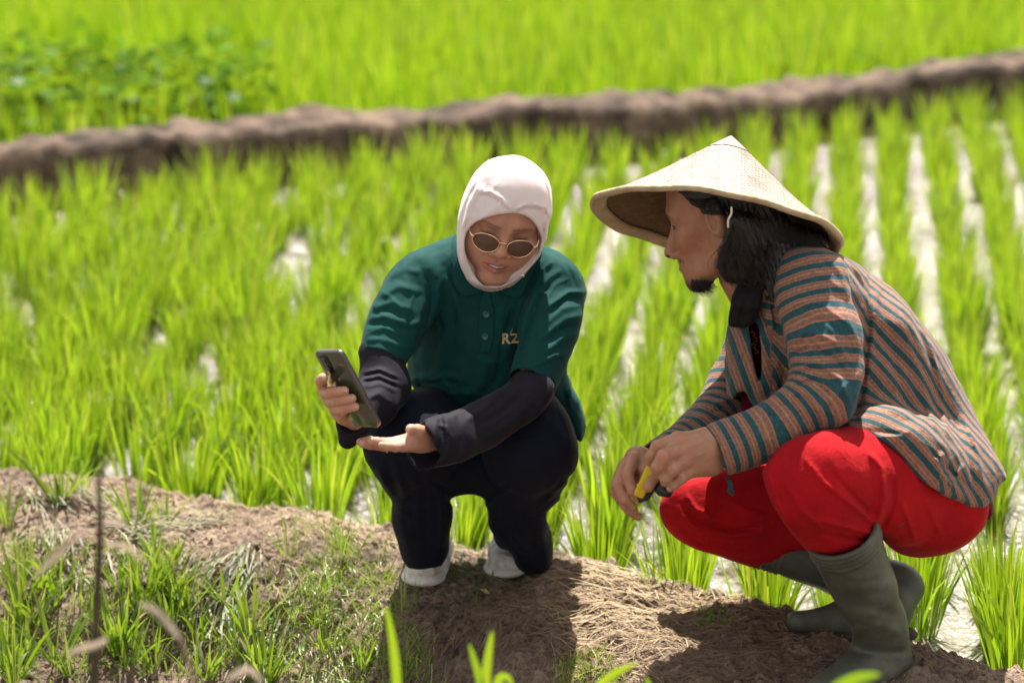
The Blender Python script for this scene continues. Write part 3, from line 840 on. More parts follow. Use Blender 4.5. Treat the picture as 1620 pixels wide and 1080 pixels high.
# right hand (image left) holding the phone: fingers wrap over its back
H = lambda px, py, Y: W(px, py, Y)
hr = Vol.around([W(495, 590, 4.52), W(590, 690, 4.72)], .02, .0016)
hr.cap(wrL, W(541, 646, 4.645), .020, .021, k=.01)
hr.cap(W(545, 650, 4.65), W(523, 628, 4.625), .017, .013, k=.012); hr.cap(W(548, 655, 4.65), W(538, 650, 4.60), .016, .012, k=.012)
hr.chain([(W(528, 628, 4.64), .0105), (W(511, 612, 4.612), .0095), (W(507, 602, 4.575), .0092), (W(511, 598, 4.548), .0085)], k=.005, kin=.004)
hr.chain([(W(531, 634, 4.64), .0105), (W(514, 622, 4.60), .0100), (W(524, 620, 4.563), .0092), (W(545, 618, 4.545), .0078)], k=.004, kin=.004)
hr.chain([(W(537, 643, 4.64), .0105), (W(521, 635, 4.60), .0098), (W(534, 633, 4.562), .0090), (W(557, 630, 4.545), .0076)], k=.004, kin=.004)
hr.chain([(W(545, 652, 4.64), .0100), (W(530, 648, 4.60), .0090), (W(543, 647, 4.563), .0084), (W(562, 643, 4.549), .0072)], k=.004, kin=.004)
hr.chain([(W(556, 648, 4.66), .012), (W(561, 632, 4.665), .0105), (W(558, 614, 4.65), .0088)], k=.008)
p1, q1 = hr.mesh(1)
# left hand (image right), palm up, fingers towards the left
hl = Vol.around([W(560, 670, 4.50), W(705, 725, 4.66)], .02, .0016)
hl.cap(wrR, W(668, 693, 4.60), .021, .021, k=.01)
hl.cap(W(676, 690, 4.615), W(632, 700, 4.60), .0165, .0115, k=.012); hl.cap(W(676, 699, 4.60), W(634, 704, 4.57), .0145, .0110, k=.012)
hl.cap(W(668, 700, 4.59), W(638, 705, 4.545), .0135, .0105, k=.012); hl.cap(W(664, 687, 4.58), W(648, 694, 4.56), .014, .010, k=.012)
hl.chain([(W(634, 699, 4.605), .0098), (W(606, 700, 4.59), .0084), (W(585, 697, 4.575), .0078), (W(570, 699, 4.565), .0068)], k=.005, kin=.003)
hl.chain([(W(634, 702, 4.588), .0100), (W(607, 705, 4.57), .0088), (W(586, 703, 4.555), .0080), (W(574, 702, 4.548), .0070)], k=.005, kin=.003)
hl.chain([(W(636, 704, 4.568), .0100), (W(612, 704, 4.55), .0088), (W(597, 699, 4.538), .0080), (W(588, 697, 4.533), .0072)], k=.004, kin=.003)
hl.chain([(W(642, 704, 4.55), .0095), (W(626, 707, 4.53), .0082), (W(613, 706, 4.52), .0074), (W(604, 704, 4.515), .0064)], k=.004, kin=.003)
hl.chain([(W(672, 690, 4.585), .0125), (W(661, 682, 4.565), .0112), (W(650, 679, 4.552), .0092)], k=.008, kin=.005)
p2, q2 = hl.mesh(1)
def nails(P, tips, base, r=.0055, col=(.62, .40, .33)):
    c = np.tile(base, (len(P), 1)).astype(float)
    for t in tips:
        m_ = sstep(r, r * .6, np.linalg.norm(P - t, axis=1))[:, None]; c = c * (1 - m_) + np.array(col) * m_
    return c
def knuck(P, c, pts, base, r=.012):
    for t in pts:
        m_ = .35 * np.exp(-(np.linalg.norm(P - t, axis=1) / r) ** 2)[:, None]; c = c * (1 - m_) + base * np.array([1.05, .72, .66]) * m_
    return c
hr_n = None
c1 = nails(p1, [W(513, 597, 4.538), W(549, 617, 4.536), W(561, 629, 4.536), W(566, 642, 4.54)], SK_W)
c1 = knuck(p1, c1, [W(524, 620, 4.552), W(534, 633, 4.552), W(543, 647, 4.553), W(507, 605, 4.56)], SK_W)
c2 = nails(p2, [W(646, 677, 4.545)], SK_W, .006)
c2 = knuck(p2, c2, [W(570, 699, 4.56), W(600, 703, 4.55), W(655, 695, 4.57)], SK_W, .014)
V_, Q_, C_ = join([(pb, qb, np.tile(SK_W, (len(pb), 1))), (p, q, cf), (p1, q1, c1), (p2, q2, c2)])
link_mesh('body', V_, Q_, M['skin'], woman, colors={'skin': C_})

# hijab
OPN = [(809, 337), (784, 340), (756, 349), (742, 360), (735, 376), (735, 397), (743, 420), (755, 443), (770, 455), (783, 456), (805, 447), (827, 434), (847, 410), (853, 397), (857, 378), (852, 364), (844, 350), (828, 339)]
hj = Vol(OW - np.array([.115, .13, .16]), OW + np.array([.115, .14, .135]), .0024)
hj._apply(lambda x, y, z: hw(x, y, z) - .004, OW - .13, OW + .13, 0, 1)
cr = OW + SW * (RW @ np.array([0, -.010, .044]))
hj.ell(cr, (.088, .104, .098), k=.02, R=RW)
hj.ell(OW + SW * (RW @ np.array([0, .03, -.03])), (.082, .070, .095), k=.03, R=RW)
hj.cap(OW + SW * (RW @ np.array([0, -.01, -.05])), W(790, 452, 4.96), .07, .075, k=.04)
hj.trim(OUT, .022)
hj.folds([([(759, 305), (775, 303), (795, 315), (812, 334)], 3.5, 4.2), ([(756, 309), (772, 310), (790, 322), (806, 337)], 3, -2.9), ([(812, 334), (830, 325), (850, 325), (866, 332)], 3, 2.9), ([(815, 338), (835, 330), (855, 334)], 3, -1.9),
          ([(768, 290), (750, 320), (740, 350)], 3, 2.6), ([(758, 290), (742, 325), (732, 365)], 3, 2.9), ([(752, 292), (737, 325), (729, 362)], 2.5, -2.6), ([(765, 300), (752, 322), (744, 345)], 2.5, -2.2),
          ([(870, 330), (862, 360), (864, 385)], 3, 2.4), ([(866, 325), (858, 350), (860, 372)], 2.5, -2.2),
          ([(732, 380), (733, 410), (745, 440), (762, 456)], 3.5, 2.4), ([(728, 380), (728, 412), (738, 438)], 2, -2.1)], yr=4.95)
hj.folds([([(752, 352), (775, 330), (795, 318), (812, 336)], 16, 3.2, 1), ([(768, 262), (748, 300), (736, 350), (733, 400), (742, 440), (765, 460)], 9, 3.0, 1), ([(758, 285), (742, 320), (731, 360)], 6, 2.5, -1),
          ([(812, 336), (838, 322), (862, 330), (872, 350)], 12, 2.8, -1), ([(850, 262), (868, 300), (872, 350), (862, 392), (840, 425)], 8, 2.6, -1), ([(735, 410), (748, 440), (775, 459), (800, 458), (826, 440)], 5, 2.2, 1),
          ([(790, 290), (770, 310), (756, 340)], 8, 1.6, 1), ([(726, 400), (736, 430), (752, 450)], 4, 2.0, -1)], yr=4.97)
hj.noise(.0018, 22, seed=44, oct=2)
hj.carve(OPN, OW[1] - .035, .003, sm=2)
p, q = hj.mesh(1); hijab = link_mesh('hijab', p, q, M['hijab'], woman)

# polo shirt
POLO = [(724, 366), (690, 377), (655, 395), (625, 420), (600, 455), (580, 500), (568, 535), (563, 574), (600, 577), (641, 594), (636, 612), (631, 617), (665, 627), (702, 643), (724, 652), (790, 668), (868, 650), (904, 672), (921, 714), (931, 684), (922, 641), (900, 603), (921, 523), (931, 464), (918, 430), (891, 402), (861, 388), (852, 378)]
pv_ = Vol(np.array([-.30, 4.68, .12]), np.array([.17, 5.32, .72]), .0026)
pv_.ell(W(778, 515, 5.01), (.150, .118, .135), k=.02)
pv_.ell(W(770, 590, 5.03), (.140, .130, .120), k=.05)
pv_.ell(W(800, 655, 5.13), (.165, .125, .105), k=.05)
pv_.ell(W(770, 430, 5.01), (.120, .085, .085), k=.05)
pv_.cap(W(650, 440, 4.97), W(895, 440, 4.97), .062, .060, k=.05)
pv_.cap(W(900, 640, 5.0), W(906, 690, 4.98), .03, .02, k=.05)
sleeve_L = [(W(655, 448, 4.93), .062), (W(628, 505, 4.875), .055), (W(602, 568, 4.812), .0435)]
sleeve_R = [(W(884, 448, 4.93), .056), (W(873, 520, 4.865), .052), (W(845, 600, 4.79), .044)]
pv_.chain(sleeve_L, k=.012, kin=.02); pv_.chain(sleeve_R, k=.012, kin=.02)
pv_.trim(POLO, .018)
pv_.folds([  # left sleeve rings of folds
    ([(600, 470), (630, 452), (670, 462)], 6, 3.6), ([(590, 487), (620, 478), (655, 492)], 5, 2.9), ([(582, 505), (610, 500), (650, 515), (668, 508)], 5, 3.6), ([(578, 523), (605, 518), (640, 530)], 4, 2.9),
    ([(575, 538), (600, 536), (650, 552)], 4, 2.5), ([(585, 497), (615, 490), (650, 503)], 4, -2.2), ([(578, 514), (605, 510), (645, 524)], 4, -2.2), ([(612, 440), (640, 425), (668, 430)], 6, 2.5),
    ([(676, 420), (684, 470), (672, 520), (655, 575)], 5, -5.8), ([(664, 400), (674, 425), (680, 460)], 5, 2.2), ([(690, 440), (696, 490), (686, 540)], 8, 2.9),
    # yoke seams
    ([(712, 378), (680, 386), (658, 398), (632, 425)], 2.2, -2.2), ([(862, 394), (886, 408), (902, 430), (911, 456)], 2.2, -2.5),
    # right side
    ([(872, 446), (852, 470), (836, 520), (818, 575)], 5, -8), ([(930, 462), (900, 462), (870, 482), (850, 500)], 4, 5), ([(925, 470), (895, 474), (868, 498)], 4, -4), ([(922, 498), (895, 505), (862, 530), (845, 540)], 5, 4),
    ([(918, 528), (890, 535), (858, 558)], 5, 4), ([(905, 560), (878, 562), (845, 578), (825, 580)], 4, 4), ([(915, 512), (890, 520), (862, 545)], 4, -3), ([(890, 425), (868, 440), (850, 470)], 5, 4), ([(875, 410), (862, 425), (850, 450)], 4, 3),
    # torso
    ([(700, 430), (720, 470), (728, 520)], 4, 2.5), ([(708, 425), (730, 468), (738, 520)], 3, -2.5), ([(650, 600), (690, 590), (730, 600)], 4, 3), ([(655, 612), (700, 602), (745, 612)], 3, -2.5), ([(690, 630), (730, 622), (780, 628)], 4, 3), ([(800, 470), (790, 510), (800, 560)], 5, 2.5), ([(755, 565), (770, 575), (800, 570)], 3, 2), ([(690, 500), (700, 520), (690, 560)], 4, -3),
    ([(725, 640), (700, 600), (655, 600), (640, 608)], 5, 5), ([(672, 612), (662, 600), (668, 618)], 4, -5), ([(705, 480), (700, 540), (690, 600)], 8, 3), ([(745, 500), (740, 560), (730, 630)], 9, 3), ([(720, 470), (718, 540), (712, 600)], 7, -3),
    ([(840, 470), (815, 520), (795, 570)], 8, 4), ([(820, 480), (800, 530), (785, 600), (750, 640)], 7, -3.5), ([(775, 560), (760, 610), (720, 640)], 8, 3.5),
    ([(905, 610), (900, 640), (912, 690)], 4, 3), ([(888, 612), (902, 650), (908, 690)], 3, -3), ([(895, 630), (915, 660), (920, 700)], 4, 3)], yr=5.0)
pv_.folds([([(590, 452), (622, 470), (650, 505)], 8, 2.6, 1), ([(584, 480), (606, 500), (618, 530)], 6, 2.6, -1), ([(640, 425), (655, 470), (640, 520)], 8, 2.4, 1), ([(572, 530), (600, 520), (628, 545)], 5, 2.2, 1), ([(665, 420), (672, 480), (655, 560)], 10, 3.0, 1),
           ([(926, 480), (890, 486), (858, 516)], 7, 3.0, -1), ([(920, 540), (880, 548), (850, 575)], 6, 2.6, 1), ([(868, 440), (845, 490), (822, 570)], 10, 3.0, -1), ([(905, 440), (880, 452), (862, 480)], 6, 2.4, 1),
           ([(700, 450), (712, 520), (700, 600)], 9, 2.4, 1), ([(735, 560), (728, 610), (742, 650)], 8, 2.4, -1), ([(810, 480), (792, 540), (780, 610)], 9, 2.4, 1), ([(660, 590), (700, 596), (740, 628)], 8, 2.4, 1)], yr=5.0)
# hems: a step where the ribbed cuff begins
pv_.folds([([(563, 556), (600, 555), (648, 573)], 1.6, -2.2), ([(812, 583), (845, 592), (886, 612)], 1.6, -2.2)], yr=4.95)
pv_.noise(.0026, 20, seed=41, oct=3)
# open cuffs
pv_.cap(W(600, 573, 4.806), W(590, 610, 4.775), .0395, .05, k=.003, mode=-1); pv_.cap(W(842, 606, 4.784), W(828, 640, 4.75), .040, .052, k=.003, mode=-1)
p, q = pv_.mesh(1); polo = link_mesh('polo_shirt', p, q, M['polo'], woman)
bp_ = bvh_of(polo)
def ribbon_on(bv, poly, w, th, off=.0, n=None):
    """thick strip projected on a garment: left/right edges given by an outline, becomes real cloth of thickness th"""
    pass
def patch_on(bv, poly, off, th, step=3.0, curl=None):
    """closed outline in px laid on a surface, given thickness th (solid sheet)"""
    xs_ = [a for a, b in poly]; ys_ = [b for a, b in poly]
    gx = np.arange(min(xs_) - step, max(xs_) + step, step); gy = np.arange(min(ys_) - step, max(ys_) + step, step)
    P = smooth_poly(poly, 1)
    ids = {}; V = []; Qd = []
    D = poly_sdf(gx[:, None] + 0 * gy[None], gy[None] + 0 * gx[:, None], P)
    def vid(i, j):
        if (i, j) in ids: return ids[(i, j)]
        x, y = gx[i], gy[j]
        if D[i, j] > 0:      # pull outside corners on to the outline
            e = 1.0; ddx = poly_sdf(np.array([x + e]), np.array([y]), P)[0] - poly_sdf(np.array([x - e]), np.array([y]), P)[0]
            ddy = poly_sdf(np.array([x]), np.array([y + e]), P)[0] - poly_sdf(np.array([x]), np.array([y - e]), P)[0]
            L_ = math.hypot(ddx, ddy) + 1e-6; x -= ddx / L_ * D[i, j]; y -= ddy / L_ * D[i, j]
        h_ = hit(bv, x, y)
        if h_ is None: ids[(i, j)] = None; return None
        o_ = off if curl is None else off + curl(x, y)
        V.append(h_[0] + h_[1] * o_); ids[(i, j)] = len(V) - 1; return len(V) - 1
    for i in range(len(gx) - 1):
        for j in range(len(gy) - 1):
            if min(D[i, j], D[i + 1, j], D[i, j + 1], D[i + 1, j + 1]) < 0 and (D[i, j] + D[i + 1, j + 1]) < step * 1.2:
                k = [vid(i, j), vid(i + 1, j), vid(i + 1, j + 1), vid(i, j + 1)]
                if None not in k: Qd.append(k)
    return np.array(V), np.array(Qd)
def solid(name, V, Qd, th, mat, parent, sub=True):
    o = link_mesh(name, V, Qd, mat, parent)
    m_ = o.modifiers.new('s', 'SMOOTH'); m_.factor = .5; m_.iterations = 3
    m_ = o.modifiers.new('t', 'SOLIDIFY'); m_.thickness = th; m_.offset = 0
    return o
# collar: two points lying on the chest, placket, buttons
V_, Qd = patch_on(bp_, [(722, 372), (714, 395), (714, 425), (728, 470), (762, 462), (768, 452), (748, 440), (735, 420), (728, 395)], .0075, .003)
solid('collar', V_, Qd, .0045, M['polo'], woman)
V_, Qd = patch_on(bp_, [(852, 384), (858, 400), (845, 440), (822, 473), (788, 462), (790, 452), (812, 450), (832, 432), (848, 408)], .0075, .003)
solid('collar', V_, Qd, .0045, M['polo'], woman)
V_, Qd = patch_on(bp_, [(758, 462), (780, 462), (781, 558), (756, 558)], .0018, .002)
solid('placket', V_, Qd, .002, M['polo'], woman)
M['button'] = simple('button', (.03, .12, .13), .35)
for bx, by in ((769, 496.5), (767.5, 532)):
    h_ = hit(bp_, bx, by); c, nn = h_
    t1 = np.cross(nn, (0, 0, 1.)); t1 /= np.linalg.norm(t1); t2 = np.cross(nn, t1)
    vs = []; qs = []; A = 20
    prof_ = [(0.0, .0050), (.0055, .0052), (.0062, .0064), (.0078, .0064), (.0084, .0040), (.0080, .0012)]
    prof_ = [(r * .72, h) for r, h in prof_]
    for r, h in prof_:
        for a_ in range(A): vs.append(c + nn * h + (t1 * math.cos(a_ * 2 * math.pi / A) + t2 * math.sin(a_ * 2 * math.pi / A)) * r)
    for i in range(len(prof_) - 1):
        for a_ in range(A): qs.append((i * A + a_, i * A + (a_ + 1) % A, (i + 1) * A + (a_ + 1) % A, (i + 1) * A + a_))
    link_mesh('button', vs, qs, M['button'], woman)
# chest logo: letters lying on the cloth
def text_on(bv, txt, px, py, hpx, mat, parent, name, off=.0012, ang=0, sx=1.0, bold=.0):
    cu = bpy.data.curves.new('t', 'FONT'); cu.body = txt; cu.size = 1; cu.offset = bold; cu.resolution_u = 6
    to = bpy.data.objects.new('t', cu); COL.objects.link(to)
    dg = bpy.context.evaluated_depsgraph_get(); me = bpy.data.meshes.new_from_object(to.evaluated_get(dg))
    co = np.array([tuple(v.co) for v in me.vertices]); fs = [tuple(p.vertices) for p in me.polygons]
    bpy.data.objects.remove(to)
    ca, sa = math.cos(ang), math.sin(ang); V = []
    for x, y, z in co:
        x, y = x * hpx / .7 * sx, y * hpx / .7
        X_, Y_ = px + x * ca - y * sa, py - (x * sa + y * ca)
        h_ = hit(bv, X_, Y_); V.append(h_[0] + h_[1] * off if h_ else W(X_, Y_, 4.9))
    return link_mesh(name, V, fs, mat, parent, smooth=False)
M['logo'] = simple('logo_print', (.60, .42, .20), .6)
text_on(bp_, 'R', 793, 543, 16, M['logo'], woman, 'logo', bold=.03)
text_on(bp_, 'Z', 808, 542, 14, M['logo'], woman, 'logo', bold=.03)
vv, qq = tube([hit(bp_, a, b)[0] + hit(bp_, a, b)[1] * .0012 for a, b in ((807, 531), (809, 525), (812, 519))], [.0004, .0011, .0003], 6)
link_mesh('logo', vv, qq, simple('logo_leaf', (.25, .35, .2), .6), woman)

# trousers
TR = [(596, 650), (560, 690), (566, 707), (577, 735), (593, 767), (619, 789), (622, 801), (618, 833), (632, 861), (643, 896), (664, 911), (694, 903), (711, 874), (713, 849), (721, 805), (711, 789), (741, 783), (767, 789), (767, 801), (773, 811), (769, 839), (781, 861), (812, 871), (816, 896), (836, 910), (872, 911), (877, 852), (860, 809), (871, 803), (902, 776), (911, 742), (917, 726), (915, 704), (902, 666), (880, 620), (870, 560), (640, 560)]
tv = Vol(np.array([-.32, 4.68, -.02]), np.array([.16, 5.32, .44]), .0028)
tv.ell(W(772, 672, 5.15), (.150, .115, .100), k=.03)
tv.chain([(hipL, .095), (knL + [0, 0, .0], .083)], k=.03); tv.chain([(hipR, .098), (W(846, 702, 4.815), .088)], k=.03)
tv.chain([(W(652, 705, 4.84), .078), (W(668, 800, 4.92), .058), (W(672, 890, 5.0), .052)], k=.02, kin=.03)
tv.chain([(W(838, 710, 4.84), .080), (W(822, 800, 4.93), .060), (W(836, 885, 5.03), .054)], k=.02, kin=.03)
tv.cap(W(700, 742, 4.90), W(800, 742, 4.90), .045, .045, k=.04)
tv.trim(TR, .016)
tv.folds([([(640, 760), (634, 820), (650, 890)], 7, 5), ([(668, 740), (672, 820), (676, 890)], 8, -4), ([(695, 760), (700, 830), (700, 885)], 6, 4), ([(575, 720), (600, 745), (622, 790)], 5, 5), ([(585, 700), (612, 735), (632, 785)], 5, -3), ([(600, 690), (625, 730), (640, 790)], 5, 4),
          ([(905, 760), (880, 775), (858, 800)], 5, 3), ([(912, 738), (885, 752), (855, 785)], 5, 3), ([(910, 750), (884, 764), (856, 792)], 4, -2), ([(895, 785), (875, 795), (856, 812)], 3.5, 4), ([(870, 720), (872, 760), (850, 800)], 6, -4),
          ([(715, 795), (700, 770), (680, 760)], 4, -4), ([(770, 795), (795, 770), (815, 760)], 4, -4), ([(765, 800), (785, 785), (800, 780)], 3, 4), ([(850, 830), (862, 860), (866, 900)], 6, 4), ([(800, 820), (812, 850), (830, 880)], 6, 4), ([(835, 820), (840, 850), (848, 890)], 6, -4),
          ([(740, 690), (760, 730), (780, 780)], 8, -6), ([(830, 640), (860, 660), (900, 700)], 7, 3)], yr=5.1)
tv.folds([([(655, 636), (628, 680), (604, 740), (612, 785)], 10, 2.4, 1), ([(600, 665), (588, 705), (600, 750)], 8, 2.0, -1), ([(646, 770), (650, 830), (668, 900)], 7, 2.2, 1), ([(690, 760), (698, 820), (690, 890)], 7, 2.2, -1), ([(722, 770), (700, 790), (706, 830)], 7, 2.2, 1),
          ([(880, 640), (898, 680), (900, 730), (880, 780)], 9, 2.4, -1), ([(790, 780), (800, 820), (832, 870)], 7, 2.4, 1), ([(850, 790), (856, 840), (862, 900)], 7, 2.2, -1), ([(765, 690), (800, 700), (850, 690)], 9, 2.0, 1), ([(740, 735), (762, 760), (790, 775)], 7, 2.4, 1), ([(620, 800), (645, 812), (680, 806)], 6, 2.2, 1), ([(800, 812), (830, 822), (865, 812)], 6, 2.4, 1)], yr=5.1)
tv.noise(.003, 15, seed=43, oct=3)
p, q = tv.mesh(1); link_mesh('trousers', p, q, M['navy'], woman)

# dark undersleeves
uv = Vol(np.array([-.31, 4.52, .22]), np.array([.12, 4.90, .52]), .0026)
uv.chain([(W(602, 562, 4.815), .0385), (W(608, 610, 4.785), .042), (W(592, 640, 4.73), .037), (W(563, 662, 4.672), .032)], k=.004, kin=.02)
uv.chain([(W(556, 665, 4.672), .020), (W(550, 696, 4.668), .0165)], k=.02)
uv.folds([([(572, 590), (600, 584), (632, 598)], 3, 3.5), ([(570, 600), (600, 594), (632, 608)], 3, 3.5), ([(575, 612), (602, 606), (630, 620)], 3.5, 3), ([(572, 595), (600, 589), (632, 603)], 2.5, -3), ([(572, 606), (600, 600), (632, 614)], 2.5, -3), ([(580, 630), (600, 622), (620, 640)], 5, 3)])
uv.noise(.002, 26, seed=5)
uv.cap(W(556, 662, 4.65), W(545, 650, 4.60), .026, .03, k=.004, mode=-1)
p, q = uv.mesh(1); link_mesh('undersleeve', p, q, M['black_jersey'], woman)
US = [(806, 600), (761, 626), (717, 652), (688, 656), (667, 666), (661, 690), (643, 713), (650, 735), (661, 746), (677, 742), (717, 735), (776, 713), (813, 684), (850, 660), (876, 628), (876, 600), (850, 585), (820, 585)]
uv = Vol(np.array([-.19, 4.50, .18]), np.array([.12, 4.92, .50]), .0026)
uv.chain([(W(843, 594, 4.795), .0385), (W(848, 628, 4.77), .047), (W(770, 672, 4.70), .045), (W(705, 695, 4.625), .048), (W(668, 703, 4.595), .054)], k=.004, kin=.03)
uv.cap(W(700, 710, 4.62), W(660, 722, 4.60), .038, .030, k=.03)
uv.trim(US, .012)
uv.folds([([(705, 655), (712, 690), (706, 735)], 4, 3.5), ([(696, 656), (700, 690), (694, 738)], 3.5, -3.5), ([(722, 650), (730, 690), (722, 732)], 5, -2.5), ([(690, 660), (688, 700), (682, 740)], 3, 2.5), ([(800, 610), (770, 640), (735, 668)], 6, 3.5), ([(835, 615), (800, 648), (760, 672)], 6, -3), ([(850, 630), (810, 668), (760, 700)], 6, 3), ([(690, 672), (705, 675), (708, 690)], 3, 3)])
uv.noise(.0022, 24, seed=6)
uv.cap(W(696, 698, 4.61), W(648, 710, 4.57), .030, .052, k=.003, mode=-1)
uv.cap(W(690, 712, 4.61), W(655, 724, 4.58), .018, .032, k=.003, mode=-1)
p, q = uv.mesh(1); link_mesh('undersleeve', p, q, M['black_jersey'], woman)

# shoes
for (tx_, ty_, hx_, hy_, outl) in ((670, 906, 684, 868, None), (800, 893, 818, 850, None)):
    toe = G(tx_, ty_, .028); heel = G(hx_, hy_, .03)
    d_ = heel - toe; d_[2] = 0; d_ /= np.linalg.norm(d_)
    heel = toe + d_ * .17
    sv = Vol.around([toe, heel], .075, .0028)
    up_ = np.array([0, 0, 1.])
    sv.chain([(toe + [0, 0, -.002], .034), (toe + d_ * .06 + [0, 0, .002], .037), (heel + [0, 0, .002], .030)], k=.01, kin=.02, flat=(up_, .95))
    sv.cap(toe + d_ * .09 + [0, 0, .02], heel + [0, 0, .025] - d_ * .02, .028, .026, k=.02)
    sv.disp(lambda x, y, z: .0012 * np.sin((x * d_[0] + y * d_[1]) * 330) * (z > .03) * (z < .06))
    sv.cap(toe + [0, 0, -.10], heel + [0, 0, -.10], .086, .086, k=.003, mode=-1)
    sv.folds([([(634, 902), (650, 893), (676, 892), (704, 900), (716, 905)], 4, 2.2, 1), ([(650, 893), (655, 880), (662, 872)], 3, 1.8, -1), ([(782, 893), (795, 884), (815, 886), (830, 893)], 4, 2.2, 1), ([(780, 872), (795, 866), (815, 868)], 3, 1.8, 1), ([(640, 911), (675, 917), (712, 911)], 2, -1.5), ([(782, 903), (800, 906), (828, 902)], 2, -1.5)])
    p, q = sv.mesh(1); sh = link_mesh('shoe', p, q, M['shoe'], woman)
    so = Vol.around([toe, heel], .08, .0028)
    so.cap(toe + [0, 0, -.006], heel + [0, 0, -.006], .0415, .037, k=.0, flat=(up_, .38))
    p, q = so.mesh(1); o_ = link_mesh('sole', p, q, M['sole'], woman); o_.parent = sh; o_.matrix_parent_inverse = Matrix.Identity(4); o_.location = (0, 0, 0)
    # sole as child of the shoe, in the shoe's own space
M['trousers'] = M['navy']

# sunglasses: wire rims, bridge, temples, tinted lenses
GLo = OW; 
def gl(x, y, z): return OW + SW * (RW @ np.array([x, y, z]))
gset = empty('glasses', tuple(gl(0, .105, .008)), None, None); gset.parent = woman; gset.matrix_parent_inverse = Matrix.Translation(-Vector(woman.location))
def rim(sgn, n=28):
    o = []
    for i in range(n):
        a = 2 * math.pi * i / n
        x = .0335 + .0258 * math.cos(a); z = -.0005 + (.0212 if math.sin(a) < 0 else .0180) * math.sin(a)
        o.append(gl(sgn * x, .1085 - .004 * (x / .03) ** 2 * .8, z + .001))
    return o
def kid(o, par): 
    wl_ = o.parent; return o
def glink(name, v, q, mat):
    o = link_mesh(name, v, q, mat)
    o.parent = gset; o.matrix_parent_inverse = Matrix.Translation(-Vector(gl(0, .105, .008)))
    return o
m_, n_, l_, b_ = newmat('tinted_lens')
b_.inputs['Base Color'].default_value = (.17, .10, .08, 1); b_.inputs['Roughness'].default_value = .06
b_.inputs['Transmission Weight'].default_value = .18; b_.inputs['IOR'].default_value = 1.15; b_.inputs['Specular IOR Level'].default_value = .5
M['lens'] = m_
fr_ = []
for sgn in (-1, 1):
    R_ = rim(sgn); fr_.append(tube(R_, .0012, 8, closed=True))
    fr_.append(tube([gl(sgn * .0592, .1045, .007), gl(sgn * .064, .098, .008), gl(sgn * .070, .07, .009), gl(sgn * .075, .02, .008)], [.0019, .0016, .0009, .0008], 8))
    fr_.append(tube([gl(sgn * .0115, .107, .001), gl(sgn * .010, .103, -.004)], .0006, 6))
    cN = np.mean(R_, 0) + .0; vs = [cN + (np.array(p_) - cN) * .97 for p_ in R_] + [cN - .0008 * (RW @ np.array([0, 1, 0.]))]
    vs = np.array(vs); k_ = len(R_)
    back = vs - .0014 * (RW @ np.array([0, 1, 0.])); allv = np.concatenate([vs, back])
    fs = [(i, (i + 1) % k_, k_) for i in range(k_)] + [((i + 1) % k_ + k_ + 1, i + k_ + 1, 2 * k_ + 1) for i in range(k_)] + [(i, i + k_ + 1, (i + 1) % k_ + k_ + 1, (i + 1) % k_) for i in range(k_)]
    glink('lens', allv, fs, M['lens'])
fr_.append(tube([gl(-.0092, .1075, .006), gl(-.005, .1095, .0078), gl(.005, .1095, .0078), gl(.0092, .1075, .006)], .0012, 8))
v_, q_ = merge_raw(fr_); glink('rims', v_, q_, M['gold'])
# ring on the open hand
rc = W(613, 706, 4.55)
rp = [rc + .0098 * (np.array([.15, .5, 0]) * math.cos(a) * 1.2 + np.array([.0, .25, 1]) * math.sin(a)) for a in np.linspace(0, 2 * math.pi, 24, endpoint=False)]
v_, q_ = tube(rp, .0011, 8, closed=True); link_mesh('ring', v_, q_, M['gold'], woman)
# pin of the hijab
v_, q_ = tube([W(826, 434, 4.81), W(829, 438, 4.81)], .0016, 8); link_mesh('hijab_pin', v_, q_, simple('pin', (.8, .75, .7), .2, .5, .9), woman)

# ------------------------------------------------------------------ phone (held, a thing of its own)
cr_, cu_, cf_ = RT, UP, -FW
S_ = (.64 * cr_ + 0 * cu_ + .77 * cf_); S_ /= np.linalg.norm(S_)
L_ = (.42 * cr_ - .84 * cu_ - .35 * cf_); L_ -= S_ * (L_ @ S_); L_ /= np.linalg.norm(L_)
Nn = np.cross(S_, L_)           # screen normal, towards her face
pc_ = W(551, 614, 4.575)
phone = empty('phone', tuple(pc_), 'dark olive phone held up in the squatting woman\'s right hand, its back to us', 'phone')
def rbox(c, hx, hy, hz, rr, ax_, ay_, az_, seg=5, bev=.0016):
    """rounded-rectangle slab: half sizes hx, hy, thickness hz along az_, with bevelled rim"""
    prof = []
    for qd, (sx, sy) in enumerate(((1, 1), (-1, 1), (-1, -1), (1, -1))):
        for i in range(seg + 1):
            a = math.pi / 2 * (qd + i / seg); prof.append((sx * (hx - rr), sy * (hy - rr), math.cos(a), math.sin(a)))
    V = []; n = len(prof)
    for (ins, z) in ((bev, -hz), (bev * .3, -hz + bev * .5), (0, -hz + bev * 1.2), (0, hz - bev * 1.2), (bev * .3, hz - bev * .5), (bev, hz)):
        for x, y, ca, sa in prof: V.append(c + ax_ * (x + (rr - ins) * ca) + ay_ * (y + (rr - ins) * sa) + az_ * z)
    Q = [tuple(range(n - 1, -1, -1)), tuple(range(5 * n, 6 * n))]
    for k in range(5):
        for i in range(n): Q.append((k * n + i, k * n + (i + 1) % n, (k + 1) * n + (i + 1) % n, (k + 1) * n + i))
    return np.array(V), Q
m_, n_, l_, b_ = newmat('phone_case'); b_.inputs['Base Color'].default_value = (.045, .055, .030, 1); b_.inputs['Roughness'].default_value = .16; b_.inputs['Coat Weight'].default_value = .6; b_.inputs['Coat Roughness'].default_value = .05
M['phone'] = m_
M['phone_frame'] = simple('phone_frame', (.12, .11, .10), .3, .5, .7)
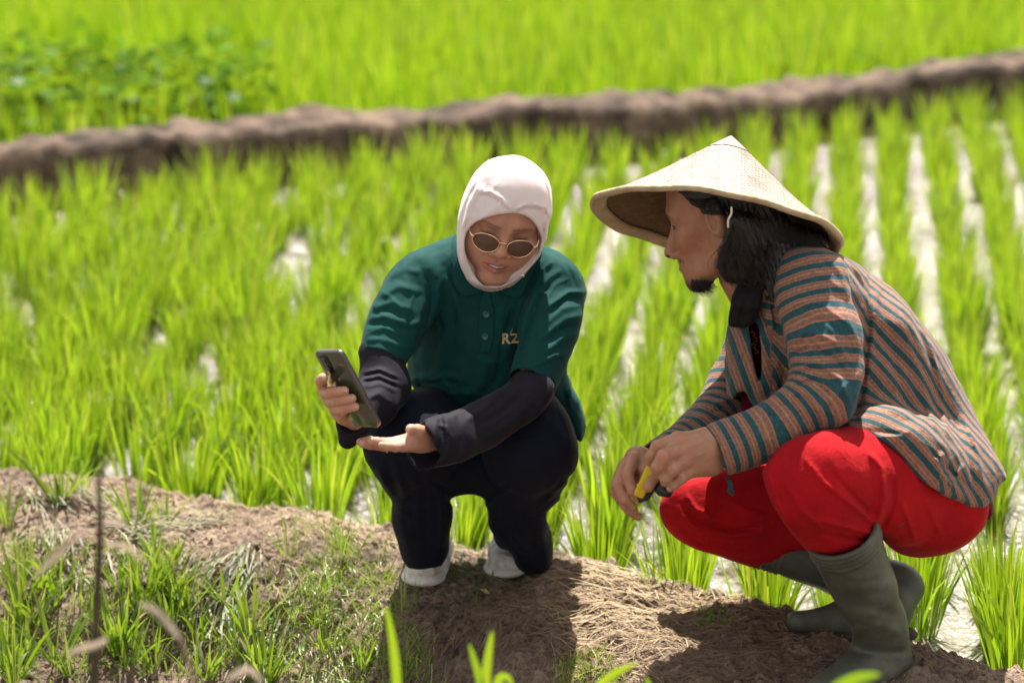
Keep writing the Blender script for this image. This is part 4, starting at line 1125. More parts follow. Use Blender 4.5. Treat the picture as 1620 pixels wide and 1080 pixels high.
M['glass_black'] = simple('black_glass', (.008, .008, .010), .06)
v, q = rbox(pc_, .0375, .0765, .0042, .011, S_, L_, Nn); link_mesh('frame', v, q, M['phone_frame'], phone)
v, q = rbox(pc_ - Nn * .0040, .0362, .0752, .0010, .010, S_, L_, Nn, bev=.0005); link_mesh('back_cover', v, q, M['phone'], phone)
v, q = rbox(pc_ + Nn * .0040, .0358, .0748, .0009, .010, S_, L_, Nn, bev=.0004); link_mesh('screen', v, q, M['glass_black'], phone)
cb = pc_ - Nn * .0055 - L_ * .052 - S_ * .016
v, q = rbox(cb, .0120, .0185, .0014, .006, S_, L_, Nn, bev=.0006); cbo = link_mesh('camera_module', v, q, M['glass_black'], phone)
for dd in (-.009, .001, .010):
    pr = [cb + L_ * dd - Nn * (.0012 + t) for t in (0, .0016)]
    v, q = tube(pr, .0042, 16); o_ = link_mesh('camera_lens', v, q, M['phone_frame'], None); o_.parent = cbo
    o_.matrix_parent_inverse = (Matrix.Translation(Vector(phone.location)) @ cbo.matrix_parent_inverse).inverted()
# ------------------------------------------------------------------ the man
SK_M = np.array([.40, .205, .125])
MO = G(1390, 1045); MO[2] = 0
man = empty('person', tuple(MO), 'long-haired man in a striped shirt, red trousers and conical hat squatting in rubber boots', 'person')
aM, yM = rad(24), rad(20)
fM = np.array([-math.cos(yM) * math.cos(aM), math.sin(yM) * math.cos(aM), -math.sin(aM)])
RM = frame(fM, roll=rad(0)); SM = 1.02
# his left ear (towards the camera) is at local x = -.076
OM = W(1129, 354, 4.60) - SM * (RM @ np.array([-.076, 0, 0]))
hm = head_sdf(OM, RM, SM, dict(cheek=-.002, nosew=1.12, nosel=.005, open=.0006, ears=True, mouth=.78, noser=.001, wing=.003, prog=.014, nosez=-.008, lean=1, fore=.011))
hv = Vol(OM - .135, OM + .135, .0015)
hv._apply(hm, OM - .13, OM + .13, 0, 1)
# hat frame: rim plane centre, axis
hc = W(1133.5, 356, 4.70)
hax = .172 * RT + .965 * UP + .20 * FW; hax /= np.linalg.norm(hax)
HR, HH = .2135, .158
def hat_r(p): 
    v = p - hc; t = v @ hax; return np.linalg.norm(v - np.outer(t, hax), axis=1), t
def clip_hat(V, off=.010):
    x, y, z = V.ax[0][:, None, None], V.ax[1][None, :, None], V.ax[2][None, None, :]
    dx, dy, dz = x - hc[0], y - hc[1], z - hc[2]
    t = dx * hax[0] + dy * hax[1] + dz * hax[2]
    r = np.sqrt(np.maximum(dx * dx + dy * dy + dz * dz - t * t, 0))
    pl = (r * HH + t * HR) / math.hypot(HR, HH) - HH * HR / math.hypot(HR, HH) + off
    V.d = smax(V.d, pl.astype(np.float32), .008)
clip_hat(hv)
p, q = hv.mesh(1); L = to_local(p, OM, RM, SM)
cf = paint_face(L, SK_M, .0006, MW=.80, bs=.85, lip=(.26, .085, .065), brow=(.02, .012, .01))
def mixm(c, m_, col):
    m_ = np.clip(m_, 0, 1)[:, None]; return c * (1 - m_) + np.array(col) * m_
ax_ = np.abs(L[:, 0])
# open eye
ey = ((ax_ - .0315) / .0125) ** 2 + ((L[:, 2] - .0145) / .0038) ** 2
cf = mixm(cf, sstep(2.2, 1.2, ey) * (L[:, 1] > .05), (.02, .01, .008)); cf = mixm(cf, sstep(1.0, .7, ey) * (L[:, 1] > .05), (.50, .44, .40))
cf = mixm(cf, sstep(.0048, .0038, np.hypot(ax_ - .0315, L[:, 2] - .0145)) * (ey < 1) * (L[:, 1] > .05), (.02, .01, .006))
# beard shadow, moustache
st_b = sstep(-.072, -.086, L[:, 2]) * sstep(.045, .07, L[:, 1]); cf = mixm(cf, .8 * st_b, (.045, .028, .022))
mo_ = sstep(.006, .002, np.abs(L[:, 2] + .0385)) * sstep(.028, .012, ax_) * (L[:, 1] > .07); cf = mixm(cf, .22 * mo_, (.08, .05, .04))
side = sstep(.015, -.0, L[:, 1] - .012 + .25 * (L[:, 2])) * sstep(-.015, .02, L[:, 2]); cf = mixm(cf, .0 * side, (.03, .02, .02))

shN, elN, wrN = W(1282, 455, 4.58), W(1318, 622, 4.50), W(1140, 712, 4.455)
shF, elF, wrF = W(1225, 470, 4.90), W(1160, 640, 4.83), W(1025, 735, 4.58)
hpN, kN, aN = W(1480, 775, 4.66), W(1278, 752, 4.40), W(1392, 1000, 4.545)
hpF, kF, aF = W(1455, 775, 4.86), W(1110, 812, 4.84), W(1425, 935, 4.83)
pelM, cheM, nekM = W(1478, 735, 4.76), W(1310, 530, 4.73), W(1210, 440, 4.69)
bv = Vol.around([shN, elN, wrN, shF, elF, wrF, hpN, kN, aN, hpF, kF, aF, pelM, cheM, nekM, OM], .11, .007)
bv.cap(pelM, cheM, .07, .09, k=.04); bv.ell(pelM, (.09, .09, .08)); bv.cap(shN, shF, .03, .03, k=.03); bv.cap(cheM, nekM, .07, .04, k=.03)
bv.chain([(shN, .036), (elN, .027), (wrN, .021)]); bv.chain([(shF, .036), (elF, .027), (wrF, .020)])
bv.chain([(hpN, .07), (kN, .045), (aN, .03)]); bv.chain([(hpF, .06), (kF, .045), (aF, .03)])
pb, qb = bv.mesh(1)
nv = Vol.around([nekM, OM], .10, .003)
nv.cap(OM + RM @ np.array([0, -.02, -.04]), W(1205, 455, 4.69), .052, .052, k=.01); nv.cap(W(1160, 440, 4.66), W(1178, 470, 4.66), .022, .022, k=.03)
pn, qn = nv.mesh(1)
# near hand (his left), back of the hand to us
hn = Vol.around([W(1015, 665, 4.36), W(1160, 790, 4.52)], .02, .0016)
hn.cap(wrN, W(1120, 705, 4.448), .025, .029, k=.01)
for (mx, my, mY, r) in ((1074, 697, 4.43, .0150), (1080, 712, 4.412, .0160), (1088, 728, 4.412, .0155), (1096, 742, 4.42, .0140)):
    hn.cap(W(1122, 700 + (my - 697) * .75, 4.445), W(mx, my, mY), .021, r, k=.015)
hn.chain([(W(1072, 696, 4.428), .0130), (W(1040, 706, 4.40), .0105), (W(1030, 722, 4.398), .0090), (W(1029, 731, 4.40), .0080)], k=.006, kin=.004)
hn.chain([(W(1078, 711, 4.41), .0130), (W(1050, 722, 4.375), .0115), (W(1040, 738, 4.375), .0100), (W(1039, 748, 4.385), .0085)], k=.005, kin=.004)
hn.chain([(W(1088, 728, 4.41), .0125), (W(1064, 742, 4.375), .0110), (W(1053, 756, 4.378), .0095), (W(1052, 762, 4.385), .0080)], k=.004, kin=.004)
hn.chain([(W(1098, 742, 4.42), .0115), (W(1078, 756, 4.385), .0095), (W(1066, 767, 4.385), .0085), (W(1061, 771, 4.39), .0075)], k=.004, kin=.004)
hn.chain([(W(1110, 725, 4.47), .018), (W(1065, 738, 4.46), .0135), (W(1036, 752, 4.44), .0105), (W(1026, 770, 4.43), .0088)], k=.012, kin=.004)
hn.folds([([(1108, 683), (1092, 688), (1076, 694)], 2.2, 1.2), ([(1115, 698), (1098, 704), (1082, 710)], 2.2, 1.3), ([(1118, 715), (1104, 720), (1090, 726)], 2.2, 1.1)])
p3, q3 = hn.mesh(1)
# far hand (his right)
hf = Vol.around([W(955, 695, 4.42), W(1060, 830, 4.66)], .02, .0017)
hf.cap(wrF, W(1010, 728, 4.55), .021, .025, k=.012)
for (mx, my, mY) in ((1000, 728, 4.525), (990, 740, 4.52), (984, 755, 4.52), (982, 770, 4.535)):
    hf.cap(W(1015, 735, 4.55), W(mx, my, mY), .020, .0125, k=.012)
hf.chain([(W(1000, 727, 4.522), .0120), (W(992, 752, 4.488), .0102), (W(1001, 776, 4.475), .0092), (W(1011, 789, 4.478), .0080)], k=.005, kin=.003)
hf.chain([(W(988, 738, 4.518), .0120), (W(976, 766, 4.49), .0102), (W(988, 790, 4.478), .0090), (W(1000, 801, 4.482), .0080)], k=.005, kin=.003)
hf.chain([(W(982, 752, 4.522), .0115), (W(974, 778, 4.50), .0098), (W(990, 800, 4.492), .0086), (W(1003, 808, 4.495), .0076)], k=.005, kin=.003)
hf.chain([(W(984, 768, 4.535), .0105), (W(982, 790, 4.515), .0090), (W(996, 808, 4.51), .0080), (W(1009, 817, 4.512), .0070)], k=.005, kin=.003)
hf.chain([(W(1020, 735, 4.53), .014), (W(1022, 760, 4.50), .0115), (W(1018, 784, 4.495), .0090)], k=.010, kin=.004)
p4, q4 = hf.mesh(1)
c3 = knuck(p3, np.tile(SK_M * 1.05, (len(p3), 1)), [W(1076, 694, 4.415), W(1082, 710, 4.40), W(1090, 726, 4.40), W(1040, 706, 4.39), W(1050, 722, 4.365)], SK_M, .009)
c3 = mixm(c3, sstep(.0050, .003, np.linalg.norm(p3 - W(1059, 772, 4.383), axis=1)), (.6, .42, .34))
c4 = knuck(p4, np.tile(SK_M, (len(p4), 1)), [W(992, 752, 4.478), W(976, 766, 4.48), W(974, 778, 4.49)], SK_M, .010)
V_, Q_, C_ = join([(pb, qb, np.tile(SK_M, (len(pb), 1))), (pn, qn, np.tile(SK_M, (len(pn), 1))), (p, q, cf), (p3, q3, c3), (p4, q4, c4)])
mbody = link_mesh('body', V_, Q_, M['skin'], man, colors={'skin': C_})

# striped cotton: stripes follow a coordinate stored on the cloth
def stripe_mat():
    m, n, l, b = newmat('striped_cotton')
    at = N(n, 'ShaderNodeAttribute', attribute_name='stripe'); tc = N(n, 'ShaderNodeTexCoord')
    no = N(n, 'ShaderNodeTexNoise'); no.inputs['Scale'].default_value = 35; l.new(tc.outputs['Object'], no.inputs['Vector'])
    ma = N(n, 'ShaderNodeMath', operation='MULTIPLY_ADD'); ma.inputs[1].default_value = .10; l.new(no.outputs['Fac'], ma.inputs[0]); l.new(at.outputs['Fac'], ma.inputs[2])
    fr_ = N(n, 'ShaderNodeMath', operation='FRACT'); l.new(ma.outputs[0], fr_.inputs[0])
    te, br, orr, br2 = (.015, .070, .086), (.235, .125, .092), (.46, .21, .08), (.20, .105, .085)
    r = ramp(n, [(0.0, te), (.36, te), (.37, (.006, .03, .04)), (.40, orr), (.43, br), (.55, br2), (.60, br), (.68, orr), (.70, br), (.82, br2), (.93, br), (.95, orr), (.985, (.006, .03, .04)), (1.0, te)])
    l.new(fr_.outputs[0], r.inputs[0])
    n2 = N(n, 'ShaderNodeTexNoise'); n2.inputs['Scale'].default_value = 260; n2.inputs['Detail'].default_value = 4; l.new(tc.outputs['Object'], n2.inputs['Vector'])
    r2 = ramp(n, [(.3, (.72, .72, .72)), (.7, (1.3, 1.3, 1.3))]); l.new(n2.outputs['Fac'], r2.inputs[0])
    mu = N(n, 'ShaderNodeMix', data_type='RGBA', blend_type='MULTIPLY'); mu.inputs[0].default_value = 1
    l.new(r.outputs[0], mu.inputs[6]); l.new(r2.outputs[0], mu.inputs[7]); l.new(mu.outputs[2], b.inputs['Base Color'])
    b.inputs['Roughness'].default_value = .8; b.inputs['Specular IOR Level'].default_value = .25; b.inputs['Sheen Weight'].default_value = .08
    n3 = N(n, 'ShaderNodeTexNoise'); n3.inputs['Scale'].default_value = 60; n3.inputs['Detail'].default_value = 5; n3.inputs['Distortion'].default_value = .8; l.new(tc.outputs['Object'], n3.inputs['Vector'])
    bp = N(n, 'ShaderNodeBump'); bp.inputs['Strength'].default_value = .5; bp.inputs['Distance'].default_value = .005; l.new(n3.outputs['Fac'], bp.inputs['Height'])
    l.new(bp.outputs[0], b.inputs['Normal'])
    return m
M['stripe'] = stripe_mat()
M['red'] = cloth_mat('red_trouser_cloth', (.36, .006, .010), .92, .1, 800, .3, .15, .45)
rn_ = M['red'].node_tree; rb_ = rn_.nodes['Principled BSDF']; src_ = rb_.inputs['Base Color'].links[0].from_socket
nz_ = rn_.nodes.new('ShaderNodeTexNoise'); nz_.inputs['Scale'].default_value = 38; nz_.inputs['Detail'].default_value = 4; tcx = rn_.nodes.new('ShaderNodeTexCoord'); rn_.links.new(tcx.outputs['Object'], nz_.inputs['Vector'])
rx_ = ramp(rn_.nodes, [(.70, (0, 0, 0)), (.76, (1, 1, 1))]); rn_.links.new(nz_.outputs['Fac'], rx_.inputs[0])
mxx = rn_.nodes.new('ShaderNodeMix'); mxx.data_type = 'RGBA'; mxx.inputs[7].default_value = (.13, .05, .04, 1); rn_.links.new(rx_.outputs[0], mxx.inputs[0]); rn_.links.new(src_, mxx.inputs[6]); rn_.links.new(mxx.outputs[2], rb_.inputs['Base Color'])
M['boot'] = noisy('olive_rubber', [(.3, (.040, .044, .034)), (.55, (.078, .082, .062)), (.75, (.16, .155, .12))], 9, rough=.5, bump=.15, bscale=60, bdist=.003, spec=.4)
M['mud'] = noisy('dark_mud', [(.3, (.035, .028, .024)), (.7, (.08, .065, .055))], 30, bump=.5)

SHIRT0 = [(1222, 386), (1250, 386), (1292, 389), (1332, 404), (1372, 425), (1402, 450), (1442, 490), (1482, 540), (1513, 592), (1541, 650), (1566, 702), (1594, 754), (1580, 764), (1575, 790), (1545, 808), (1520, 800), (1490, 785), (1460, 760), (1442, 742), (1400, 716), (1370, 692), (1340, 690), (1290, 700), (1240, 700), (1205, 680), (1185, 600), (1150, 640), (1149, 560), (1152, 505), (1180, 470), (1200, 440), (1207, 405)]
SHIRT = [(1222, 386), (1250, 386), (1292, 389), (1332, 404), (1372, 425), (1402, 450), (1442, 490), (1482, 540), (1513, 592), (1541, 650), (1566, 702), (1594, 754), (1580, 764), (1575, 790), (1545, 808), (1512, 795), (1488, 783), (1458, 757), (1440, 737), (1425, 716), (1380, 692), (1326, 672), (1290, 680), (1240, 690), (1205, 680), (1185, 600), (1150, 640), (1149, 560), (1152, 505), (1180, 470), (1200, 440), (1207, 405)]
pm = Vol(np.array([.33, 4.46, .12]), np.array([.92, 5.02, .72]), .0030)
pm.cap(W(1285, 500, 4.72), W(1360, 600, 4.74), .125, .125, k=.05, flat=((0, 1., 0), 1.28))
pm.cap(W(1360, 600, 4.74), W(1475, 735, 4.76), .125, .105, k=.06, flat=((0, 1., 0), 1.2))
pm.cap(W(1285, 455, 4.62), W(1245, 460, 4.88), .065, .065, k=.05)
pm.cap(W(1400, 500, 4.72), W(1560, 740, 4.76), .05, .035, k=.06, flat=((0, 1., 0), 2.0))
pm.cap(W(1430, 700, 4.70), W(1540, 775, 4.72), .06, .035, k=.05, flat=((0, 1., 0), 1.8))
pm.cap(W(1205, 520, 4.72), W(1200, 640, 4.72), .07, .06, k=.05, flat=((0, 1., 0), 1.8))
pm.cap(W(1478, 775, 4.65), W(1400, 740, 4.53), .116, .104, k=.03)
pm.ell(W(1480, 765, 4.72), (.133, .178, .133), k=.04)
pm.trim(SHIRT, .012)
# open front: dark gap between the two edges of the shirt
pm.carve([(1183, 508), (1200, 510), (1206, 560), (1205, 608), (1197, 604), (1188, 555)], 4.70, .006, soft=.02)
FOLD_S = [([(1378, 480), (1372, 540), (1364, 620), (1350, 670)], 5, -7), ([(1390, 450), (1384, 500), (1380, 560)], 4, 3.5), ([(1300, 400), (1345, 425), (1378, 470)], 3.0, -2.5),
          ([(1375, 430), (1376, 470), (1368, 520)], 2.4, -3), ([(1420, 490), (1450, 590), (1490, 690)], 6, 4), ([(1440, 490), (1475, 580), (1500, 660)], 5, -4), ([(1470, 530), (1490, 620), (1500, 700)], 4, 4), ([(1400, 500), (1420, 600), (1460, 680)], 6, -3.5),
          ([(1380, 690), (1430, 700), (1480, 740), (1530, 790)], 3.5, 5), ([(1375, 680), (1430, 688), (1480, 720), (1540, 780)], 3, -5), ([(1390, 640), (1440, 660), (1510, 720)], 6, 4), ([(1410, 700), (1425, 690), (1440, 680)], 3, 4), ([(1440, 720), (1455, 705)], 3, 4), ([(1470, 745), (1485, 725), (1495, 715)], 3, 5), ([(1500, 775), (1515, 750), (1525, 735)], 3, 5), ([(1485, 760), (1500, 738)], 3, -4),
          ([(1520, 640), (1545, 710), (1560, 780)], 4, 4), ([(1505, 650), (1530, 720), (1548, 790)], 4, -4), ([(1165, 540), (1175, 600), (1190, 640)], 4, 4), ([(1158, 560), (1162, 610), (1180, 645)], 3, -3.5), ([(1220, 520), (1240, 590), (1235, 640)], 5, -4)]
pm.folds(FOLD_S, yr=4.85)
pm.folds([([(1335, 402), (1362, 440), (1376, 500), (1372, 580), (1360, 640)], 8, 3.0, -1), ([(1430, 480), (1470, 570), (1500, 670), (1530, 760)], 12, 3.0, 1), ([(1395, 470), (1425, 560), (1470, 660), (1510, 740)], 10, 2.6, -1), ([(1380, 684), (1430, 704), (1470, 745), (1512, 788), (1548, 800)], 5, 2.4, -1), ([(1400, 620), (1450, 650), (1520, 700)], 9, 2.6, 1), ([(1560, 700), (1572, 740), (1580, 775)], 6, 2.4, 1), ([(1480, 600), (1520, 660), (1552, 730)], 8, 2.6, -1)], yr=4.85)
pm.noise(.0034, 15, seed=61, oct=3)
pm.disp(lambda x, y, z: .0030 * np.abs(vnoise((x + z) * 28, y * 20, (x - z) * 8, seed=67)) - .001)
p, q = pm.mesh(1)
pj = np.array(proj(p[:, 0], p[:, 1], p[:, 2])).T
# body stripes run down the back: coordinate = distance across them
u1 = np.array([1.0, 0, -1.12]); u1 /= np.linalg.norm(u1)              # down the back
nrm = np.cross(u1, [0, 1, 0]); nrm /= np.linalg.norm(nrm)
dd = (p - W(1300, 450, 4.7)) @ nrm
dy = (p[:, 1] - 4.56)
sc_ = dd + .75 * dy + .012 * vnoise(p[:, 0] * 6, p[:, 2] * 6, seed=71)
front = sstep(1235, 1205, pj[:, 0])
sc2 = (p[:, 0] * .9 + .35 * p[:, 2])
stp = np.where(front > .5, sc2, sc_) / .0262
shirt = link_mesh('striped_shirt', p, q, M['stripe'], man, attrs={'stripe': stp})

def sleeve(name, chain_pts, poly, folds, cuff, lo_hi, noise_seed, base=0.0, sk=0.0, subs=()):
    P3 = [c_[0] for c_ in chain_pts]
    v = Vol.around(P3, .075, .0026)
    v.chain(chain_pts, k=.004, kin=.03)
    for a_, b_, r1, r2 in subs: v.cap(a_, b_, r1, r2, k=.03)
    if poly: v.trim(poly, .012)
    v.folds(folds)
    v.noise(.0034, 22, seed=noise_seed, oct=3)
    for a_, b_, r1, r2 in cuff: v.cap(a_, b_, r1, r2, k=.003, mode=-1)
    p, q = v.mesh(1)
    # arc length along the arm, smoothed
    P3 = np.array(P3); S = np.concatenate([[0], np.cumsum(np.linalg.norm(np.diff(P3, axis=0), axis=1))])
    tn = np.zeros(len(p)); wsum = np.zeros(len(p))
    for i in range(len(P3) - 1):
        ab = P3[i + 1] - P3[i]; t = (p - P3[i]) @ ab / (ab @ ab); tc_ = np.clip(t, -.6 if i == 0 else 0, 1.6 if i == len(P3) - 2 else 1)
        d = np.linalg.norm(p - P3[i] - np.clip(t, 0, 1)[:, None] * ab, axis=1)
        w = np.exp(-(d / .018) ** 1.0) + 1e-9; tn += w * (S[i] + tc_ * (S[i + 1] - S[i])); wsum += w
    s_ = tn / wsum + base + sk * (p[:, 2] - P3[0][2]) + .006 * vnoise(p[:, 0] * 14, p[:, 1] * 14, p[:, 2] * 14, seed=noise_seed + 3)
    return link_mesh(name, p, q, M['stripe'], man, attrs={'stripe': s_ / .0272})
NS = [(1240, 392), (1228, 425), (1222, 470), (1238, 530), (1247, 560), (1250, 590), (1221, 622), (1186, 647), (1150, 657), (1113, 672), (1120, 684), (1134, 712), (1142, 745), (1150, 757), (1166, 756), (1211, 735), (1257, 706), (1316, 678), (1352, 660), (1366, 600), (1368, 540), (1374, 480), (1370, 440), (1335, 402), (1290, 386)]
FN = [([(1240, 430), (1270, 425), (1310, 440), (1345, 470)], 4, 2.5), ([(1232, 500), (1262, 478), (1300, 480), (1350, 520)], 4, 4), ([(1240, 520), (1270, 500), (1310, 508), (1350, 545)], 4, -4), ([(1245, 545), (1280, 522), (1320, 540), (1352, 580)], 4, 5), ([(1248, 565), (1285, 548), (1322, 568), (1350, 610)], 3.5, -6),
      ([(1250, 590), (1290, 572), (1330, 600), (1345, 640)], 4, 6), ([(1256, 610), (1290, 600), (1318, 630)], 3.5, -6), ([(1240, 625), (1275, 620), (1300, 650), (1302, 675)], 4, 5), ([(1225, 640), (1255, 640), (1275, 668)], 4, -4), ([(1205, 645), (1235, 655), (1250, 690)], 4, 4),
      ([(1330, 480), (1356, 540), (1360, 610)], 5, 4), ([(1300, 640), (1330, 620), (1352, 590)], 4, 4), ([(1180, 655), (1190, 690), (1200, 730)], 5, 2), ([(1300, 400), (1330, 430), (1345, 480)], 4, 2.5)]
sleeve('sleeve', [(W(1278, 450, 4.60), .070), (W(1300, 540, 4.545), .064), (W(1310, 622, 4.50), .058), (W(1225, 678, 4.475), .051), (W(1128, 716, 4.452), .046)], NS, FN,
       [(W(1150, 708, 4.458), W(1085, 730, 4.44), .040, .050)], None, 81, .006)
FS = [(1149, 500), (1149, 603), (1122, 631), (1115, 668), (1120, 700), (1050, 790), (1130, 800), (1250, 700), (1250, 480)]
sleeve('sleeve', [(W(1222, 480, 4.88), .060), (W(1168, 620, 4.83), .053), (W(1110, 690, 4.72), .044), (W(1045, 728, 4.61), .038)], None,
       [([(1125, 640), (1160, 630), (1190, 640)], 4, 4), ([(1120, 655), (1150, 645), (1180, 655)], 3.5, -4)], [(W(1055, 722, 4.62), W(1010, 745, 4.56), .031, .036)], None, 91)
# shoulder seam band of the collar side and the hanging tie at the cuff
v_, q_ = tube([W(1150, 755, 4.45), W(1156, 765, 4.446), W(1155, 776, 4.445), W(1160, 783, 4.447)], [.003, .004, .0055, .002], 8); link_mesh('cuff_tie', v_, q_, M['stripe'], man, attrs={'stripe': np.full(len(v_), .2)})
bsh = bvh_of(shirt)
V_, Qd = patch_on(bsh, [(1222, 388), (1240, 386), (1228, 420), (1222, 470), (1226, 520), (1216, 522), (1206, 470), (1208, 420)], .006, .004, step=3)
o = solid('collar', V_, Qd, .004, M['stripe'], man); a_ = o.data.attributes.new('stripe', 'FLOAT', 'POINT'); a_.data.foreach_set('value', np.array(V_)[:, 2].astype(np.float32) / .026)
# maroon undershirt: at the open front and below the hem behind
M['maroon'] = cloth_mat('maroon_cotton', (.10, .004, .014), .8)
uvv = Vol.around([W(1195, 500, 4.62), W(1200, 640, 4.72)], .06, .004)
uvv.cap(W(1205, 500, 4.715), W(1215, 640, 4.73), .045, .045, k=.01)
uvv.cap(W(1205, 500, 4.715), W(1215, 640, 4.73), .01, .01, k=.01)
p, q = uvv.mesh(1); us = link_mesh('undershirt', p, q, M['maroon'], man)
bu = bvh_of(us)
M['orange_print'] = simple('orange_print', (.75, .30, .02), .6)
for i, (bx, by) in enumerate(((1192, 528), (1196, 537), (1193, 547), (1197, 556))):
    h_ = hit(bu, bx, by)
    if h_:
        ps = [h_[0] + h_[1] * .001 + RT * dx * .001 + UP * dz * .001 for dx, dz in ((-4, 2), (-1, 4), (3, 2), (2, -2), (-2, -3))]
        v_, q_ = tube(ps, .0014, 6); link_mesh('print', v_, q_, M['orange_print'], man)
tl = Vol.around([W(1530, 790, 4.74), W(1560, 815, 4.74)], .06, .003)
tl.ell(W(1535, 795, 4.76), (.045, .10, .035)); tl.trim([(1500, 770), (1570, 780), (1572, 822), (1545, 822), (1515, 805)], .008)
p, q = tl.mesh(1); link_mesh('undershirt', p, q, M['maroon'], man)

# trousers
RN = [(1200, 745), (1209, 738), (1235, 705), (1262, 690), (1290, 680), (1326, 660), (1385, 676), (1440, 712), (1500, 752), (1545, 775), (1566, 790), (1562, 826), (1546, 848), (1519, 871), (1481, 884), (1445, 887), (1415, 880), (1395, 862), (1389, 845), (1377, 862), (1350, 874), (1320, 880), (1285, 878), (1266, 866), (1239, 836), (1222, 808), (1211, 772)]
rv = Vol(np.array([.34, 4.28, .0]), np.array([.92, 5.02, .50]), .0030)
rv.cap(W(1478, 775, 4.65), W(1285, 755, 4.415), .108, .083, k=.03)
rv.ell(W(1480, 765, 4.72), (.125, .17, .125), k=.05)
rv.chain([(W(1282, 760, 4.41), .080), (W(1318, 835, 4.435), .062)], k=.02)
rv.trim(RN, .020)
rv.folds([([(1388, 830), (1350, 800), (1300, 760), (1270, 720)], 4.0, 5.6), ([(1380, 815), (1345, 780), (1310, 740)], 4.0, -5.6), ([(1388, 845), (1345, 835), (1290, 822)], 4.0, 7.0), ([(1380, 855), (1340, 852), (1295, 842)], 3.2, -7.0), ([(1386, 828), (1400, 790), (1395, 740), (1370, 710)], 4.8, 7.0), ([(1392, 840), (1412, 800), (1412, 750)], 4.8, -5.6),
          ([(1215, 745), (1225, 790), (1260, 850)], 3.2, 4.2), ([(1240, 760), (1270, 810), (1320, 850)], 4.8, 5.6), ([(1425, 790), (1440, 830), (1450, 860)], 4.0, 4.2), ([(1460, 780), (1478, 820), (1490, 850)], 4.8, 3.5)], yr=4.75)
rv.noise(.0035, 12, seed=63, oct=3)
pA, qA = rv.mesh(1)
RF = [(1330, 660), (1200, 700), (1130, 750), (1080, 762), (1048, 782), (1040, 792), (1039, 808), (1056, 836), (1075, 854), (1105, 870), (1140, 882), (1170, 893), (1203, 901), (1230, 895), (1260, 870), (1400, 860)]
rv = Vol(np.array([.18, 4.55, .0]), np.array([.86, 5.02, .46]), .0030)
rv.cap(W(1440, 785, 4.84), W(1120, 808, 4.84), .105, .082, k=.02)
rv.chain([(W(1115, 812, 4.84), .075), (W(1215, 858, 4.84), .062)], k=.02)
rv.trim(RF, .018)
rv.folds([([(1075, 795), (1110, 825), (1160, 838), (1210, 832)], 3.2, -7.0), ([(1072, 808), (1105, 838), (1160, 848), (1215, 842)], 3.2, 5.6), ([(1085, 780), (1100, 805), (1130, 818)], 3.2, 5.6), ([(1060, 820), (1110, 860), (1190, 880)], 3.2, -4.2), ([(1150, 790), (1190, 810), (1215, 815)], 4.0, 4.2)])
rv.noise(.0035, 12, seed=64, oct=3)
pB, qB = rv.mesh(1)
V_, Q_, C_ = join([(pA, qA, np.zeros((len(pA), 3))), (pB, qB, np.zeros((len(pB), 3)))])
link_mesh('trousers', V_, Q_, M['red'], man)

# rubber boots
def boot(name, build, poly, rings, cut, folds=(), label=None):
    v = build(); v.trim(poly, .012)
    v.folds(list(folds))
    if rings is not None:
        c0, ad = rings
        v.disp(lambda x, y, z: sum(.0032 * np.exp(-((((x - c0[0]) * ad[0] + (y - c0[1]) * ad[1] + (z - c0[2]) * ad[2]) - t) / .0032) ** 2) for t in (-.004, .006, .016, .026)))
    for c_ in cut: v.cap(*c_, k=.002, mode=-1)
    p, q = v.mesh(1); o = link_mesh(name, p, q, M['boot'], man)
    return o
rimN = W(1329, 841, 4.425); ankN = W(1392, 1000, 4.545); axN = (W(1362, 930, 4.48) - rimN); axN /= np.linalg.norm(axN)
def bN():
    v = Vol.around([rimN, ankN, W(1270, 1100, 4.40)], .09, .0030)
    v.chain([(rimN - axN * .0, .064), (W(1362, 930, 4.48), .057), (W(1388, 985, 4.535), .050), (W(1398, 1035, 4.55), .050)], k=.01, kin=.02)
    v.chain([(W(1398, 1048, 4.55), .048), (W(1350, 1072, 4.50), .044), (W(1300, 1098, 4.455), .040)], k=.02, kin=.02)
    v.cap(rimN - axN * .30, rimN - axN * .60, .30, .30, k=.002, mode=-1)
    return v
BNP = [(1268, 830), (1276, 868), (1306, 926), (1333, 973), (1350, 997), (1344, 1018), (1330, 1038), (1300, 1062), (1240, 1100), (1240, 1140), (1500, 1140), (1450, 1080), (1444, 1030), (1439, 982), (1427, 938), (1416, 887), (1393, 810)]
FB_ = [([(1345, 955), (1380, 960), (1425, 975)], 9, -4), ([(1330, 930), (1370, 930), (1420, 925)], 9, 3), ([(1345, 1000), (1385, 990), (1432, 1000)], 8, 4), ([(1335, 1035), (1385, 1030), (1440, 1030)], 6, -3), ([(1320, 905), (1360, 915), (1400, 905)], 6, 2)]
nb_ = boot('boot', bN, BNP, (rimN, axN), [(rimN - axN * .03, rimN + axN * .05, .058, .054)], FB_)
rimF = W(1210, 864, 4.84); ankF = W(1425, 930, 4.84); axF = ankF - rimF; axF /= np.linalg.norm(axF)
def bF():
    v = Vol.around([rimF, ankF, W(1240, 990, 4.70)], .09, .0032)
    v.chain([(rimF, .058), (W(1330, 898, 4.84), .050), (W(1410, 925, 4.83), .048)], k=.01, kin=.02)
    v.chain([(W(1430, 925, 4.82), .040), (W(1405, 968, 4.76), .038), (W(1330, 985, 4.73), .036), (W(1268, 983, 4.71), .030)], k=.02, kin=.02)
    v.cap(rimF - axF * .30, rimF - axF * .60, .30, .30, k=.002, mode=-1)
    return v
